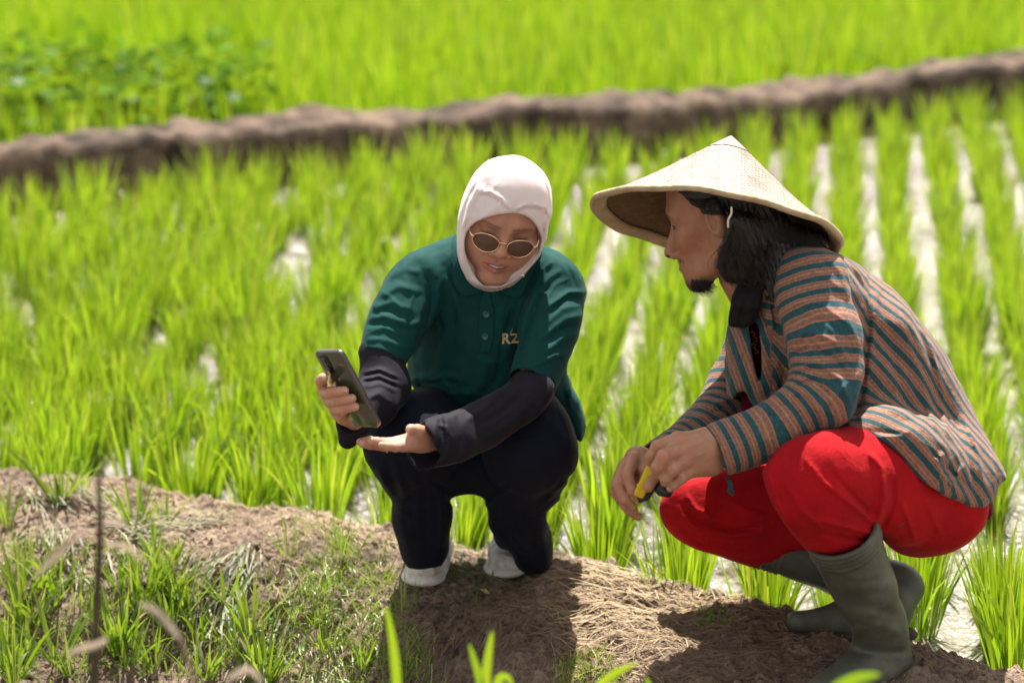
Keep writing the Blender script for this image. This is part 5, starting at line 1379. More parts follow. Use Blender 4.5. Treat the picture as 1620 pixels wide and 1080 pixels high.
BFP = [(1190, 900), (1199, 897), (1240, 912), (1290, 930), (1306, 938), (1320, 948), (1290, 962), (1262, 966), (1244, 966), (1240, 985), (1250, 1004), (1350, 1006), (1455, 1020), (1453, 965), (1470, 936), (1455, 902), (1424, 884), (1300, 850), (1229, 830), (1215, 830)]
boot('boot', bF, BFP, (rimF, axF), [(rimF - axF * .03, rimF + axF * .03, .050, .048)])
sv = Vol.around([W(1250, 1000, 4.70), W(1440, 1010, 4.74)], .05, .003)
sv.cap(W(1262, 1000, 4.705), W(1420, 1002, 4.73), .034, .036, k=0, flat=((0, 0, 1.), .30)); p, q = sv.mesh(1); link_mesh('boot_sole', p, q, M['mud'], man)

# hair, goatee, scarf
M['hair'] = noisy('black_hair', [(.3, (.006, .005, .005)), (.7, (.018, .014, .013))], 40, rough=.38, bump=.6, bscale=250, bdist=.002, stretch=(1, 1, .25), spec=.5)

hh = Vol(np.array([.24, 4.45, .44]), np.array([.56, 4.86, .90]), .0027)
def hair_fn(x, y, z):
    d = hm(x, y, z)
    X_, Y_, Z_ = x - OM[0], y - OM[1], z - OM[2]
    ly = X_ * RM[0, 1] + Y_ * RM[1, 1] + Z_ * RM[2, 1]; lz = X_ * RM[0, 2] + Y_ * RM[1, 2] + Z_ * RM[2, 2]
    lx_ = X_ * RM[0, 0] + Y_ * RM[1, 0] + Z_ * RM[2, 0]
    line = -.034 + .036 * (1 / (1 + np.exp(-(lz - .012) / .003))) + .75 * np.clip(lz - .012, 0, .05) + .005 * vnoise(lx_ * 90, lz * 160, seed=9)
    d = d - .004 - .006 * (1 / (1 + np.exp((ly + .02) / .006)))
    return smax(d, (ly - line) * .8, .004)
hh._apply(hair_fn, OM - .12, OM + .12, 0, 1)
locks = [([(1166, 350), (1160, 378), (1148, 400), (1146, 420), (1154, 438), (1166, 444)], 4.56, .012), ([(1171, 350), (1169, 385), (1158, 408), (1160, 428), (1174, 440)], 4.553, .014), ([(1168, 352), (1182, 385), (1178, 410), (1184, 432)], 4.555, .017),
         ([(1180, 352), (1198, 385), (1196, 415), (1200, 440), (1192, 452)], 4.575, .017), ([(1192, 352), (1214, 380), (1216, 402), (1208, 424)], 4.60, .017), ([(1200, 350), (1240, 366), (1300, 384)], 4.66, .020), ([(1190, 358), (1230, 378), (1296, 386)], 4.64, .020),
         ([(1166, 345), (1157, 374), (1145, 398), (1149, 412), (1160, 408)], 4.56, .009), ([(1150, 400), (1142, 418), (1150, 436)], 4.57, .010)]
for pl_, Yv, r in locks: hh.chain([(W(a, b, Yv + .006 * i), r * (1 - .10 * i)) for i, (a, b) in enumerate(pl_)], k=.004, kin=.006)
hh.ell(W(1202, 372, 4.66), (.05, .07, .05), k=.02)
hh.disp(lambda x, y, z: (.0022 * np.sin((x * 1.0 + z * .35) * 600 + 4 * vnoise(x * 30, y * 30, z * 20, seed=7)) + .0025 * fbm(x * 60, y * 60, z * 25, oct=2, seed=8)) * (1 / (1 + np.exp(-(x - (OM[0] - .012)) / .006))))
clip_hat(hh, .009)
p, q = hh.mesh(1); hair = link_mesh('hair', p, q, M['hair'], man)
bh = bvh_of(hair); bhead = bvh_of(mbody)
hr_ = random.Random(11); lst = []
def strand(pts_, r0, r1, seg=5):
    n = len(pts_); return tube(pts_, [r0 + (r1 - r0) * i / (n - 1) for i in range(n)], seg)
def smooth_line(P_, n=12):
    P_ = np.array(P_, float); t = np.linspace(0, len(P_) - 1, n); 
    for _ in range(1): pass
    out = []
    for u in t:
        i = min(int(u), len(P_) - 2); f = u - i
        p0, p1, p2, p3 = P_[max(i - 1, 0)], P_[i], P_[i + 1], P_[min(i + 2, len(P_) - 1)]
        out.append(.5 * ((2 * p1) + (-p0 + p2) * f + (2 * p0 - 5 * p1 + 4 * p2 - p3) * f * f + (-p0 + 3 * p1 - 3 * p2 + p3) * f ** 3))
    return np.array(out)
for q_ in range(760):
    pl_, Yv, r = locks[hr_.choice([0, 0, 0, 1, 1, 1, 2, 2, 2, 3, 3, 4, 5, 6, 7, 7, 8, 8])]
    ox, oy = abs(hr_.gauss(0, 6)) - 2, hr_.gauss(0, 5); ph = hr_.uniform(0, 6.28); am = hr_.uniform(.5, 6)
    L2 = smooth_line([(a + ox * (1 + .12 * i), b + oy) for i, (a, b) in enumerate(pl_)], 14); pts_ = []
    for i, (a, b) in enumerate(L2):
        a += am * math.sin(ph + i * .8) * i / 14
        h_ = hit(bh, a, b)
        pts_.append(h_[0] + h_[1] * hr_.uniform(.0003, .0022) if h_ else (pts_[-1] + (W(a, b, Yv) - W(L2[i - 1][0], L2[i - 1][1], Yv)) if pts_ else W(a, b, Yv)))
    lst.append(strand(smooth_line(pts_, 16), .0008, .0002, 4))
for q_ in range(130):     # short hairs combed back over the temple and above the ear
    x0_, y0_ = hr_.uniform(1082, 1128), hr_.uniform(314, 338)
    h_ = hit(bh, x0_, y0_)
    if h_ is None: continue
    pts_ = []
    for i in range(6):
        h_ = hit(bh, x0_ + i * hr_.uniform(4, 6), y0_ + i * hr_.uniform(-.6, 1.6))
        if h_ is None: break
        pts_.append(h_[0] + h_[1] * hr_.uniform(.0004, .0016))
    if len(pts_) > 3: lst.append(strand(smooth_line(pts_, 8), .0005, .0002, 4))
for q_ in range(150):     # loose flyaway hairs
    pl_, Yv, r = locks[hr_.choice([0, 1, 2, 3, 4, 7, 8])]
    ox, oy = hr_.gauss(-2, 5), hr_.gauss(0, 6)
    lst.append(strand(smooth_line([W(a + ox + hr_.gauss(0, 3) - 1.5 * i, b + oy, Yv - r * hr_.uniform(.6, 1.25)) for i, (a, b) in enumerate(pl_)], 14), .00035, .00012, 4))
v_, q_ = merge_raw(lst); link_mesh('hair_strands', v_, q_, M['hair'], man)
# goatee
lst = []
for q_ in range(260):
    x0_, y0_ = hr_.uniform(1092, 1130), 0
    y0_ = 452 + (x0_ - 1092) * .12 + hr_.uniform(-12, 4)
    h_ = hit(bhead, x0_, y0_)
    if h_ is None: continue
    L_b = hr_.uniform(6, 17); dx_ = hr_.uniform(2, 12)
    b0 = h_[0]; Yb = b0[1]
    a_ = np.array(proj(*b0)); pts_ = [b0 - h_[1] * .001, W(a_[0] + dx_ * .25, a_[1] + L_b * .45, Yb - .002), W(a_[0] + dx_, a_[1] + L_b * .8, Yb)]
    lst.append(strand(smooth_line(pts_, 6), .0006, .0002, 4))
v_, q_ = merge_raw(lst); link_mesh('goatee', v_, q_, M['hair'], man); lst = []
for q_ in range(30):      # thin moustache
    h_ = hit(bhead, hr_.uniform(1066, 1082), hr_.uniform(408, 414))
    if h_ is None: continue
    a_ = h_[0]; lst.append(strand([a_, a_ + h_[1] * .0015 + UP * -.002, a_ + h_[1] * .001 - UP * .005 + RT * .002], .0003, .0001, 4))
v_, q_ = merge_raw(lst); link_mesh('moustache', v_, q_, M['hair'], man)
# black scarf at the neck
M['black_cloth'] = cloth_mat('black_scarf_cloth', (.010, .010, .011), .8, .2, 900, .2, .2, .2)
sc = Vol.around([W(1150, 430, 4.56), W(1230, 530, 4.78)], .05, .0026)
sc.chain([(W(1205, 430, 4.64), .045), (W(1182, 475, 4.62), .036), (W(1176, 505, 4.62), .024)], k=.02, flat=((0, 1., 0), 1.3))
sc.cap(W(1168, 506, 4.60), W(1188, 500, 4.60), .024, .024, k=.01)
sc.trim([(1170, 440), (1162, 460), (1153, 490), (1147, 508), (1152, 519), (1164, 517), (1174, 522), (1193, 510), (1206, 480), (1214, 440), (1222, 400), (1190, 400)], .005, sm=1)
sc.folds([([(1185, 430), (1172, 470), (1160, 525)], 3, 2.5), ([(1192, 430), (1178, 475), (1168, 530)], 2.6, -2.5), ([(1206, 440), (1190, 470), (1186, 520)], 3, 2.5), ([(1175, 450), (1185, 480), (1180, 515)], 3, 2.5)])
sc.noise(.004, 28, seed=77, oct=2)
p, q = sc.mesh(1); link_mesh('neck_scarf', p, q, M['black_cloth'], man)

# ------------------------------------------------------------------ conical woven hat
e1 = np.cross(hax, FW); e1 /= np.linalg.norm(e1); e2 = np.cross(hax, e1)
m, n, l, b = newmat('woven_bamboo')
uvn = N(n, 'ShaderNodeUVMap'); sepn = N(n, 'ShaderNodeSeparateXYZ'); l.new(uvn.outputs[0], sepn.inputs[0])
br = N(n, 'ShaderNodeTexBrick'); br.inputs['Scale'].default_value = 1.0; br.offset = .5; br.inputs['Color1'].default_value = (.51, .45, .395, 1); br.inputs['Color2'].default_value = (.38, .315, .265, 1); br.inputs['Mortar'].default_value = (.16, .115, .085, 1)
br.inputs['Mortar Size'].default_value = .0013; br.inputs['Brick Width'].default_value = .0125; br.inputs['Row Height'].default_value = .0052; br.inputs['Bias'].default_value = -.1
l.new(uvn.outputs[0], br.inputs['Vector'])
no = N(n, 'ShaderNodeTexNoise'); no.inputs['Scale'].default_value = 22; no.inputs['Detail'].default_value = 8; tc = N(n, 'ShaderNodeTexCoord'); l.new(tc.outputs['Object'], no.inputs['Vector'])
rp_ = ramp(n, [(.3, (.72, .66, .6)), (.5, (1, 1, 1)), (.75, (1.08, 1.05, 1.02))]); l.new(no.outputs['Fac'], rp_.inputs[0])
mu = N(n, 'ShaderNodeMix', data_type='RGBA', blend_type='MULTIPLY'); mu.inputs[0].default_value = 1; l.new(br.outputs[0], mu.inputs[6]); l.new(rp_.outputs[0], mu.inputs[7]); l.new(mu.outputs[2], b.inputs['Base Color'])
bp = N(n, 'ShaderNodeBump'); bp.inputs['Strength'].default_value = .8; bp.inputs['Distance'].default_value = .002; bp.invert = True
l.new(br.outputs['Fac'], bp.inputs['Height']); l.new(bp.outputs[0], b.inputs['Normal']); b.inputs['Roughness'].default_value = .62
M['woven'] = m
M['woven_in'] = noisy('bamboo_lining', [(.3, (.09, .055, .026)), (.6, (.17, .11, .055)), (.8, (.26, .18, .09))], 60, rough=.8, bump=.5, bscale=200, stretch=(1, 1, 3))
M['rim_band'] = noisy('bamboo_rim', [(.3, (.32, .23, .12)), (.6, (.48, .38, .24)), (.8, (.60, .50, .35))], 30, rough=.6, bump=.4, bscale=120)
def cone_pt(u, a, off=0.0):
    """u 0 apex .. 1 rim"""
    r = HR * u; hgt = HH * (1 - u) ** 1.0 - .010 * math.sin(math.pi * u) * u
    wv = .0018 * math.sin(5 * a + 1) * u + .0012 * math.sin(11 * a) * u
    return hc + hax * (hgt + wv + off) + (e1 * math.cos(a) + e2 * math.sin(a)) * (r * (1 + .006 * math.sin(3 * a + .6)))
hat = empty('hat', tuple(hc), None, None); hat.parent = man; hat.matrix_parent_inverse = Matrix.Translation(-Vector(man.location))

def hlink(name, v, q, mat, uv=None):
    o = link_mesh(name, v, q, mat); o.parent = hat; o.matrix_parent_inverse = Matrix.Translation(-Vector(hc))
    return o
NA, NU = 220, 70
V_ = []; UVs = []
for i in range(NU + 1):
    u = max(.012, i / NU)
    for j in range(NA):
        a = 2 * math.pi * j / NA
        r = HR * u; bump_ = .0007 * math.sin(u * 260) * math.cos(a * 60 * max(.2, round(u * 5) / 5))
        V_.append(cone_pt(u, a, bump_))
Q_ = []; uvl = []
for i in range(NU):
    for j in range(NA):
        Q_.append((i * NA + j, i * NA + (j + 1) % NA, (i + 1) * NA + (j + 1) % NA, (i + 1) * NA + j))
        for (ii, jj) in ((i, j), (i, j + 1), (i + 1, j + 1), (i + 1, j)):
            u = max(.012, ii / NU); a = 2 * math.pi * jj / NA
            uvl.append((u * HR * math.cos(a) * 1.0, u * HR * math.sin(a)))
me_o = hlink('woven_cone', V_, [q_[::-1] for q_ in Q_], M['woven'])
uvl = [uvl[4 * k + (3 - c)] for k in range(len(Q_)) for c in range(4)]
ul = me_o.data.uv_layers.new(name='UVMap'); ul.data.foreach_set('uv', np.array(uvl, np.float32).ravel())
V_ = [cone_pt(max(.02, i / 40) * .985, 2 * math.pi * j / 120, -.0045) for i in range(41) for j in range(120)]
Q_ = [(i * 120 + j, i * 120 + (j + 1) % 120, (i + 1) * 120 + (j + 1) % 120, (i + 1) * 120 + j) for i in range(40) for j in range(120)]
hlink('lining', V_, Q_, M['woven_in'])
# rim band: a flat hoop bound over the edge, wider on the inside
R_ = []
for j in range(160):
    a = 2 * math.pi * j / 160; c = cone_pt(.99, a); rr = (e1 * math.cos(a) + e2 * math.sin(a))
    sl = (cone_pt(.9, a) - cone_pt(1.0, a)); sl /= np.linalg.norm(sl); nn = np.cross(sl, np.cross(rr, hax)); nn /= np.linalg.norm(nn)
    if nn @ hax < 0: nn = -nn
    for (s_, t_) in ((.010, .0022), (.004, .0040), (-.002, .0042), (-.006, .001), (-.004, -.0060), (.004, -.0085), (.016, -.0092), (.022, -.0075), (.022, -.0055), (.010, -.004)):
        R_.append(c + sl * s_ + nn * t_ + hax * .0004 * math.sin(a * 90))
K = 10
Q_ = [(j * K + k, j * K + (k + 1) % K, ((j + 1) % 160) * K + (k + 1) % K, ((j + 1) % 160) * K + k) for j in range(160) for k in range(K)]
hlink('rim', R_, Q_, M['rim_band'])
# grey cap patch at the apex and frayed splinters
V_ = [cone_pt(max(.006, i / 8 * .17), 2 * math.pi * j / 40, .0014 + .0003 * math.sin(4 * j)) for i in range(9) for j in range(40)]
Q_ = [(i * 40 + j, i * 40 + (j + 1) % 40, (i + 1) * 40 + (j + 1) % 40, (i + 1) * 40 + j)[::-1] for i in range(8) for j in range(40)]
hlink('apex_cap', V_, Q_, noisy('weathered_cap', [(.3, (.20, .19, .18)), (.7, (.36, .34, .32))], 30))
lst = []; hh_r = random.Random(3)
for q_ in range(70):
    cl_ = hh_r.choice([(.35, -1.9), (.55, -1.4), (.8, -2.1), (.88, -1.2), (.5, -2.5), (.72, -1.55)])
    u = cl_[0] + hh_r.gauss(0, .025); a = cl_[1] + math.pi * 2 + hh_r.gauss(0, .06)
    p0 = cone_pt(u, a, .002); p1 = cone_pt(u + hh_r.gauss(0, .03), a + hh_r.gauss(0, .09), .004); pm_ = (p0 + p1) / 2 + hax * .003
    lst.append(strand([p0, pm_, p1], .0007, .0003, 4))
v_, q_ = merge_raw(lst); hlink('splinters', v_, q_, simple('brown_splinter', (.22, .11, .05), .7))
v_, q_ = tube(smooth_line([W(1157, 327, 4.53), W(1157, 338, 4.528), W(1152, 348, 4.53), W(1152, 360, 4.535)], 10), .0017, 8); hlink('cord', v_, q_, simple('white_cord', (.75, .72, .66), .7))

# ------------------------------------------------------------------ the tool in his hands (held, so a thing of its own)
tc_ = W(1022, 758, 4.45)
tool = empty('hand_tool', tuple(tc_), 'small tool with a yellow handle held between the crouching man\'s hands', 'hand tool')
ta, tb_ = W(1036, 728, 4.43), W(1010, 784, 4.455); td = (tb_ - ta); tl_ = np.linalg.norm(td); td /= tl_
tS = np.cross(td, FW); tS /= np.linalg.norm(tS)
v_, q_ = rbox((ta + tb_) / 2, .0085, tl_ / 2, .006, .004, tS, td, np.cross(tS, td), bev=.0025); link_mesh('handle', v_, q_, simple('yellow_plastic', (.68, .50, .015), .45), tool)
M['black_plastic'] = simple('black_plastic', (.012, .012, .013), .45)
v_, q_ = tube([W(1004, 770, 4.475), W(1016, 790, 4.47), W(1024, 786, 4.462), W(1036, 770, 4.45), W(1046, 768, 4.44), W(1058, 775, 4.425)], [.004, .0075, .005, .004, .009, .008], 10); link_mesh('blade_guard', v_, q_, M['black_plastic'], tool)
v_, q_ = tube([W(1038, 770, 4.45), W(1048, 774, 4.43), W(1060, 780, 4.42)], [.007, .0125, .008], 12); link_mesh('clip', v_, q_, M['black_plastic'], tool)
# ------------------------------------------------------------------ weeds, wilted grass and straw on the near bund
pr = random.Random(77)
_gx, _gy = np.arange(-2.2, 2.2, .01), np.arange(2.8, 6.8, .01)
_GZ = ground_z(_gx[:, None] + 0 * _gy[None], _gy[None] + 0 * _gx[:, None], True)
def gz(x, y):
    u, v = (x + 2.2) / .01, (y - 2.8) / .01; i, j = min(max(int(u), 0), len(_gx) - 2), min(max(int(v), 0), len(_gy) - 2); u -= i; v -= j
    return float(_GZ[i, j] * (1 - u) * (1 - v) + _GZ[i + 1, j] * u * (1 - v) + _GZ[i, j + 1] * (1 - u) * v + _GZ[i + 1, j + 1] * u * v)
bvg = bvh_of(g)
def GP(px, py):
    """the place on the bund seen at this spot of the photo"""
    h_ = hit(bvg, px, py); return h_[0] if h_ is not None else G(px, py, 0.0)
def lay(B, px, py, ang, L, w, tint, lift=.004, nseg=6, wig=.25, curl=0.0):
    """a strand lying on the ground: follows the relief"""
    p = GP(px, py); a = ang; pts = []; k = pr.gauss(0, wig)
    for i in range(nseg + 1):
        z = gz(p[0], p[1]) + lift * (.5 + pr.random()) + curl * math.sin(math.pi * i / nseg)
        pts.append(np.array([p[0], p[1], z])); a += k / nseg + pr.gauss(0, .12)
        p = p + np.array([math.cos(a), math.sin(a), 0]) * L / nseg
    for i, q_ in enumerate(pts):
        d = pts[min(i + 1, nseg)] - pts[max(i - 1, 0)]; d /= np.linalg.norm(d) + 1e-9
        s_ = np.array([-d[1], d[0], pr.uniform(-.3, .3)]); wv_ = w * .5 * (1 - .75 * (i / nseg) ** 2)
        B.v += [q_ - s_ * wv_, q_ + s_ * wv_]; B.a += [i / nseg * .5] * 2; B.t += [tint] * 2
    for i in range(nseg):
        k_ = B.n + 2 * i; B.f.append((k_, k_ + 1, k_ + 3, k_ + 2))
    B.n += 2 * (nseg + 1)
def inpoly(px, py, P): return poly_sdf(np.array([px], float), np.array([py], float), P)[0] < 0
def scatter(n, P, fn, dens=None):
    xs_ = [a for a, b in P]; ys_ = [b for a, b in P]; k = 0; tries = 0
    while k < n and tries < n * 12:
        tries += 1; x, y = pr.uniform(min(xs_), max(xs_)), pr.uniform(min(ys_), max(ys_))
        if inpoly(x, y, P) and (dens is None or pr.random() < dens(x, y)): fn(x, y); k += 1
# straw matted on the right half of the bund
B = Blades()
MAT = [(870, 930), (930, 905), (1060, 905), (1150, 950), (1260, 965), (1240, 985), (1150, 1000), (1060, 1020), (1000, 1085), (880, 1085), (872, 1000)]
scatter(1000, MAT, lambda x, y: lay(B, x, y, pr.gauss(-.25, .45) + (math.pi if pr.random() < .5 else 0), pr.uniform(.04, .15), pr.uniform(.0010, .0024), pr.uniform(.2, 1), .005), lambda x, y: max(.12, 1 - (y - 900) / 150))
SHD = [(980, 1000), (1250, 990), (1340, 1010), (1320, 1085), (960, 1085)]
scatter(420, SHD, lambda x, y: lay(B, x, y, pr.gauss(-.2, .35), pr.uniform(.04, .16), pr.uniform(.0008, .0018), pr.uniform(0, .7), .004))
SLP = [(640, 960), (870, 930), (880, 1085), (650, 1085)]
scatter(330, SLP, lambda x, y: lay(B, x, y, pr.gauss(.9, .5), pr.uniform(.03, .12), pr.uniform(.0007, .0016), pr.uniform(0, .5), .003))
TOP = [(170, 765), (330, 785), (620, 838), (860, 868), (640, 880), (600, 860), (420, 840), (240, 810)]
scatter(420, TOP, lambda x, y: lay(B, x, y, pr.gauss(-.2, .8), pr.uniform(.02, .10), pr.uniform(.0009, .0022), pr.uniform(.3, 1), .005))
FULL = [(0, 760), (300, 800), (620, 860), (640, 1085), (0, 1085)]
scatter(520, FULL, lambda x, y: lay(B, x, y, pr.uniform(-3.1, 3.1), pr.uniform(.02, .09), pr.uniform(.0007, .0020), pr.uniform(0, 1), .004))
scatter(130, [(1040, 900), (1300, 960), (1620, 1040), (1620, 1085), (1100, 980)], lambda x, y: lay(B, x, y, pr.gauss(-.3, .6), pr.uniform(.03, .12), pr.uniform(.0008, .0018), pr.uniform(.1, .9), .004))
# a few long strands arching off the mat
for x, y, a, L in ((880, 985, .1, .20), (865, 905, -.3, .22), (900, 915, 2.6, .16), (1000, 930, 2.9, .2), (1080, 915, 3.0, .24), (960, 912, 2.8, .18), (1030, 930, 3.1, .22)):
    for i in range(5): lay(B, x + pr.gauss(0, 14), y + pr.gauss(0, 5), a + pr.gauss(0, .12), L * pr.uniform(.7, 1.1), .0024, pr.uniform(.5, 1), .006, 8, .3, pr.uniform(.004, .02))
o = B.build('straw', M['straw']); tag(o, 'dry straw and rootlets matted over the bund', 'straw', kind='stuff')

# wilted, cut grass hanging over the left edge of the bund
B = Blades()
def wilt(x, y, ang, n=14, L=.16, sp=16):
    for _ in range(n): lay(B, x + pr.gauss(0, sp), y + pr.gauss(0, sp * .45), ang + pr.gauss(0, .28), L * pr.uniform(.7, 1.5), pr.uniform(.0022, .0055), pr.random(), .010, 9, .35, pr.uniform(0, .025))
for x, y, a, n, L in ((375, 905, -2.1, 26, .15), (395, 880, -2.0, 18, .12), (340, 955, -2.0, 18, .13), (420, 1000, -1.8, 16, .12), (40, 790, -.5, 14, .13), (75, 800, -.3, 14, .16), (150, 830, -.3, 16, .14), (200, 852, 0, 14, .12), (100, 850, -1.5, 14, .10),
                      (120, 900, -1.3, 12, .10), (230, 845, .2, 12, .12), (50, 850, -1.2, 12, .12), (280, 840, .3, 10, .10), (190, 880, -1.4, 10, .1), (60, 930, .4, 8, .1), (330, 885, -2.2, 14, .1)): wilt(x, y, a, n, L)
o = B.build('wilted_grass', M['wilted']); tag(o, 'pale wilted grass leaves lying over the left edge of the bund', 'grass', kind='stuff')

# fine green growth on the slope
B = Blades()
def tiny(x, y, hmin=.012, hmax=.04, w=.0016, n=3, tb=(.2, 1)):
    p = GP(x, y)
    for _ in range(n):
        a = pr.uniform(0, 6.28); ln_ = pr.uniform(.2, 1.3)
        B.add(p + [pr.gauss(0, .004), pr.gauss(0, .004), -.003], (math.cos(a) * ln_, math.sin(a) * ln_, 1), pr.uniform(hmin, hmax), w * pr.uniform(.7, 1.4), pr.uniform(.3, 1.6), pr.uniform(*tb), 4)
MOSS = [(430, 900), (520, 850), (600, 880), (640, 940), (660, 1010), (720, 1085), (380, 1085), (400, 980)]
scatter(520, MOSS, lambda x, y: tiny(x, y, .012, .045, .0017, 3, (.1, 1)), lambda x, y: .35 + .65 * (vnoise(np.array([x / 60.]), np.array([y / 60.]), seed=3)[0] > -.1))
scatter(260, [(880, 1040), (960, 1020), (1000, 1085), (870, 1085)], lambda x, y: tiny(x, y, .008, .022, .0018, 3, (.6, 1)))
scatter(300, [(0, 860), (200, 870), (400, 930), (400, 1085), (0, 1085)], lambda x, y: tiny(x, y, .02, .07, .0026, 2, (.1, .9)))
scatter(70, [(480, 800), (600, 850), (620, 920), (560, 960), (480, 930), (450, 860)], lambda x, y: tiny(x, y, .03, .09, .0013, 2, (.1, .9)))
scatter(60, [(0, 740), (700, 850), (1200, 940), (1200, 955), (700, 880), (0, 775)], lambda x, y: tiny(x, y, .01, .03, .0016, 3, (.2, .9)))
# blades trodden flat around the shoes
for _ in range(90):
    x, y = pr.gauss(755, 45), pr.gauss(905, 14)
    if 640 < x < 870: lay(B, x, y, pr.gauss(.1, .6) + (math.pi if pr.random() < .5 else 0), pr.uniform(.04, .10), pr.uniform(.0014, .003), pr.uniform(0, .6), .006, 6, .5, pr.uniform(0, .012))
for _ in range(26): lay(B, pr.gauss(1110, 14), pr.gauss(982, 8), pr.gauss(-.3, .6), pr.uniform(.02, .05), .0035, pr.uniform(.2, .6), .008, 5, .5, .008)
SL2 = [(430, 900), (560, 900), (650, 980), (700, 1085), (400, 1085)]
scatter(420, SL2, lambda x, y: lay(B, x, y, pr.gauss(-1.6, .8), pr.uniform(.02, .07), pr.uniform(.0012, .0028), pr.uniform(.3, 1), .006, 5, .6, pr.uniform(0, .012)))
o = B.build('grass', M['grass']); tag(o, 'fine green weeds and moss growing on the bund', 'grass', kind='stuff')

# countable tufts
TUFTS = [ (95, 800, .15, 24, .0060, 'tall bright grass tuft at the left end of the bund top'),
 (215, 838, .13, 26, .0045, 'spiky grass tuft leaning out beside the wilted grass'), (262, 828, .10, 18, .0035, None), (38, 905, .10, 50, .0018, 'dense feathery tuft at the left edge of the picture'),
 (250, 925, .12, 14, .0050, None), (270, 1000, .14, 12, .0070, None), (90, 1050, .15, 14, .0075, None), (30, 1070, .12, 12, .0060, None), (245, 1060, .12, 14, .0045, None), (190, 1020, .10, 14, .0045, None), (320, 1020, .11, 16, .0045, None),
 (190, 935, .10, 16, .0045, None), (330, 1075, .10, 14, .0045, None), (380, 1040, .10, 16, .0040, None), (150, 985, .10, 14, .0045, None), (400, 985, .09, 12, .0040, None), (60, 985, .11, 14, .0055, None),
 (455, 880, .09, 22, .0018, None), (540, 880, .11, 24, .0018, None), (500, 985, .08, 20, .0022, None), (515, 1030, .08, 22, .0030, None), (575, 1055, .07, 20, .0035, None), (600, 930, .09, 16, .0020, None), (640, 965, .08, 16, .0020, None),
 (1030, 925, .13, 9, .0028, 'thin upright grass stalks at the back edge of the straw'), (505, 940, .06, 26, .0022, None), (120, 1080, .12, 14, .0055, None), (290, 960, .10, 12, .0045, None), (10, 830, .10, 18, .0050, None), (130, 775, .09, 14, .0040, None)]
for _ in range(26):
    x, y = pr.uniform(0, 430), pr.uniform(930, 1085)
    if x > 380 and y < 960: continue
    TUFTS.append((x, y, pr.uniform(.09, .16), pr.randrange(10, 18), pr.uniform(.004, .0075), None))
for _ in range(5): TUFTS.append((pr.uniform(0, 280), pr.uniform(865, 920), pr.uniform(.05, .09), pr.randrange(10, 16), pr.uniform(.003, .006), None))
ORD = ['first', 'second', 'third', 'fourth', 'fifth', 'sixth', 'seventh', 'eighth', 'ninth', 'tenth', 'eleventh', 'twelfth', 'thirteenth', 'fourteenth', 'fifteenth', 'sixteenth', 'seventeenth', 'eighteenth', 'nineteenth', 'twentieth', 'twenty-first', 'twenty-second', 'twenty-third', 'twenty-fourth', 'twenty-fifth', 'twenty-sixth', 'twenty-seventh', 'twenty-eighth', 'twenty-ninth', 'thirtieth']
def zone(x, y):
    if x >= 430: return 'on the slope near the white shoes'
    if y > 1030: return 'along the bottom edge at lower left'
    if y > 930: return 'in the mud at lower left'
    return 'on the left end of the bund'
TUFTS.sort(key=lambda t: t[0]); cnt_ = {}
for (x, y, h, n, w, lab) in TUFTS:
    zn = zone(x, y); cnt_[zn] = cnt_.get(zn, 0) + 1
    if lab is None: lab = '%s grass tuft, %s from the left %s' % ('fine' if w < .003 else 'bladed', ORD[min(cnt_[zn] - 1, 29)], zn)
    p = GP(x, y); B = Blades()
    clump_blades(B, 0, 0, -.004, h, n, spread=.010 if w > .003 else .016, lean=.75 if n < 30 else .25, w=w, nseg=6, rnd=pr, tb=(.2, .8))
    o = B.build('grass_tuft', M['grass']); o.location = tuple(p)
    tag(o, lab, 'grass tuft', 'grass tufts on the bund', 'thing')

# yellow fallen leaf below the woman's shoes
p = GP(766, 944); vs = []; fs = []
for i in range(9):
    t = i / 8; wv_ = .0065 * math.sin(math.pi * min(1, t * .95 + .03)) ** .8
    for s_ in (-1, 0, 1): vs.append((p[0] + (t - .5) * .02 + s_ * wv_ * .5, p[1] - (t - .5) * .012 + s_ * wv_, p[2] + .010 + abs(s_) * .002 + .003 * math.sin(t * 5)))
for i in range(8):
    for c_ in (0, 1): fs.append((3 * i + c_, 3 * i + c_ + 1, 3 * i + c_ + 4, 3 * i + c_ + 3))
o = link_mesh('fallen_leaf', vs, fs, simple('yellow_leaf', (.50, .46, .12), .6)); tag(o, 'pale yellow leaf fallen on the slope below the shoes', 'leaf')

# clods and crumbs of earth
cv, cq, n_ = [], [], 0
ico = bpy.data.meshes.new('i'); import bmesh
bm = bmesh.new(); bmesh.ops.create_icosphere(bm, subdivisions=2, radius=1); iv = np.array([tuple(v.co) for v in bm.verts]); iq = [tuple(v.index for v in f.verts) for f in bm.faces]; bm.free()
def clod(x, y, r):
    global n_
    p = GP(x, y); s_ = pr.randrange(999)
    v = iv * (1 + .6 * vnoise(iv[:, 0] * 1.7 + s_, iv[:, 1] * 1.7, iv[:, 2] * 1.7, seed=s_))[:, None] * np.array([r * pr.uniform(.8, 1.4), r * pr.uniform(.8, 1.3), r * .75]) + p + [0, 0, r * .15]
    cv.append(v); cq.extend([tuple(i + n_ for i in f) for f in iq]); n_ += len(v)
scatter(520, [(0, 745), (300, 785), (880, 870), (1250, 960), (1620, 1045), (1620, 1085), (880, 1085), (860, 930), (640, 960), (620, 880), (400, 860), (0, 830)], lambda x, y: clod(x, y, .0010 + .0032 * pr.random() ** 4))
scatter(330, [(0, 830), (400, 860), (620, 900), (640, 1085), (0, 1085)], lambda x, y: clod(x, y, .0015 + .010 * pr.random() ** 4))
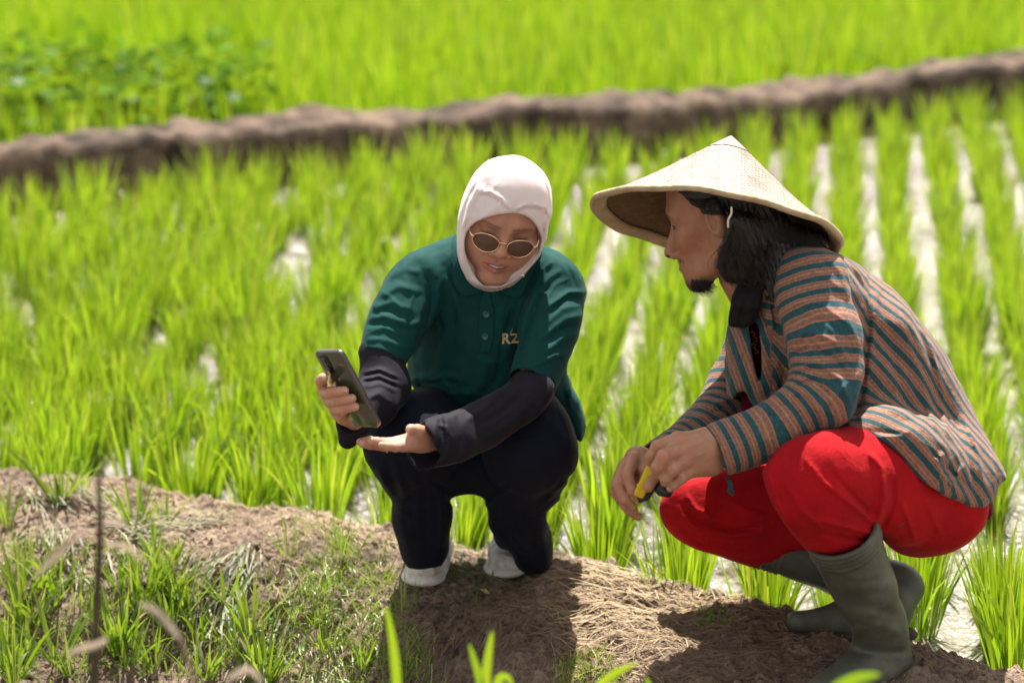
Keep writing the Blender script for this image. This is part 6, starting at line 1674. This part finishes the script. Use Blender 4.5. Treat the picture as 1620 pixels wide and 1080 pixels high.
V_ = np.concatenate(cv); o = link_mesh('soil_crumbs', V_, cq, M['soil'], attrs={'damp_shade': np.full(len(V_), .1)}); tag(o, 'crumbs and clods of dry earth on the bund', 'soil', kind='stuff')

# out-of-focus weeds between the camera and the bund
def weed(name, label, stems, mat, root):
    r = empty(name, tuple(root), label, 'weed')
    for nm, pts, wd, m_, bl in stems:
        if nm == 'stem':
            v_, q_ = tube(smooth_line(pts, 16), list(np.linspace(wd, wd * .35, 16)), 8); link_mesh(nm, v_, q_, m_, r)
        else:
            P_ = smooth_line(pts, 12); V2 = []; 
            for i, c_ in enumerate(P_):
                t = i / 11; d = P_[min(i + 1, 11)] - P_[max(i - 1, 0)]; d /= np.linalg.norm(d); s_ = np.cross(d, FW * .9 + UP * .3); s_ /= np.linalg.norm(s_)
                wv_ = wd * .5 * max(.04, math.sin(math.pi * min(.97, .12 + t * .85)) ** .8)
                V2 += [c_ - s_ * wv_, c_ + FW * wv_ * .35, c_ + s_ * wv_]
            F2 = [(3 * i + c_, 3 * i + c_ + 1, 3 * i + c_ + 4, 3 * i + c_ + 3) for i in range(11) for c_ in (0, 1)]
            link_mesh(nm, V2, F2, m_, r, attrs={'tint': [bl] * len(V2), 'along': [.2] * len(V2)})
M['shoot'] = M['rice']
M['dry_stem'] = noisy('dry_brown_stem', [(.3, (.045, .035, .018)), (.7, (.11, .085, .05))], 40)
M['dry_leaf'] = leaf_mat('dry_leaf', [(0.0, (.30, .22, .16)), (1.0, (.55, .44, .36))], .35, .5, (.5, .4, .3))
Yf = 3.35
weed('dead_weed', 'blurred dead brown weed standing close to the camera at the lower left', [
    ('stem', [W(150, 1300, Yf), W(150, 1080, Yf), W(152, 980, Yf), W(158, 850, Yf), W(156, 745, Yf)], .0085, M['dry_stem'], 0),
    ('leaf', [W(158, 838, Yf), W(120, 850, Yf - .05), W(80, 885, Yf - .1), W(55, 915, Yf - .12)], .010, M['dry_leaf'], .4),
    ('leaf', [W(158, 830, Yf), W(172, 826, Yf), W(190, 828, Yf), W(205, 836, Yf)], .008, M['dry_leaf'], .8),
    ('leaf', [W(165, 860, Yf), W(190, 862, Yf - .1), W(215, 872, Yf - .15), W(232, 892, Yf - .2)], .011, M['dry_leaf'], .9)], None, W(150, 1300, Yf))
weed('dry_weed', 'blurred pale dry leaves close to the camera at the bottom left', [
    ('stem', [W(330, 1300, 3.2), W(310, 1100, 3.2), W(285, 1010, 3.2), W(240, 965, 3.2)], .004, M['dry_leaf'], 0),
    ('leaf', [W(222, 955, 3.15), W(245, 965, 3.12), W(265, 985, 3.1), W(285, 1010, 3.1)], .010, M['dry_leaf'], 1),
    ('leaf', [W(170, 1010, 3.2), W(150, 1020, 3.2), W(125, 1026, 3.2), W(105, 1035, 3.2)], .009, M['dry_leaf'], .7),
    ('leaf', [W(360, 1075, 3.2), W(385, 1060, 3.2), W(400, 1062, 3.2), W(415, 1080, 3.2)], .010, M['dry_leaf'], .8)], None, W(330, 1300, 3.2))
Yg = 3.45
weed('young_shoot', 'blurred bright green shoot rising at the bottom edge below the woman', [
    ('leaf', [W(628, 1180, Yg), W(628, 1090, Yg), W(622, 1020, Yg), W(611, 958, Yg)], .012, M['rice'], .7)], None, W(628, 1180, Yg))
weed('young_shoot', 'blurred forked green shoot at the bottom centre of the picture', [
    ('leaf', [W(768, 1180, Yg), W(768, 1090, Yg), W(772, 1040, Yg), W(779, 998, Yg)], .012, M['rice'], .8),
    ('leaf', [W(766, 1180, Yg), W(762, 1095, Yg), W(752, 1050, Yg), W(742, 1018, Yg)], .010, M['rice'], .5),
    ('leaf', [W(770, 1180, Yg), W(786, 1085, Yg), W(800, 1070, Yg), W(812, 1085, Yg)], .012, M['rice'], .6)], None, W(768, 1180, Yg))
weed('young_shoot', 'blurred yellow-green leaf tip at the bottom edge in front of the straw', [
    ('leaf', [W(930, 1180, 3.5), W(940, 1100, 3.5), W(972, 1066, 3.5), W(1008, 1048, 3.5)], .013, M['rice'], .9),
    ('leaf', [W(935, 1180, 3.5), W(1000, 1120, 3.5), W(1025, 1090, 3.5), W(1022, 1070, 3.5)], .009, M['rice'], .3)], None, W(930, 1180, 3.5))
weed('young_shoot', 'blurred green leaf in front of the boot at the bottom right', [
    ('leaf', [W(1290, 1190, 3.1), W(1310, 1110, 3.1), W(1350, 1076, 3.1), W(1392, 1066, 3.1)], .020, M['rice'], .3)], None, W(1290, 1190, 3.1))
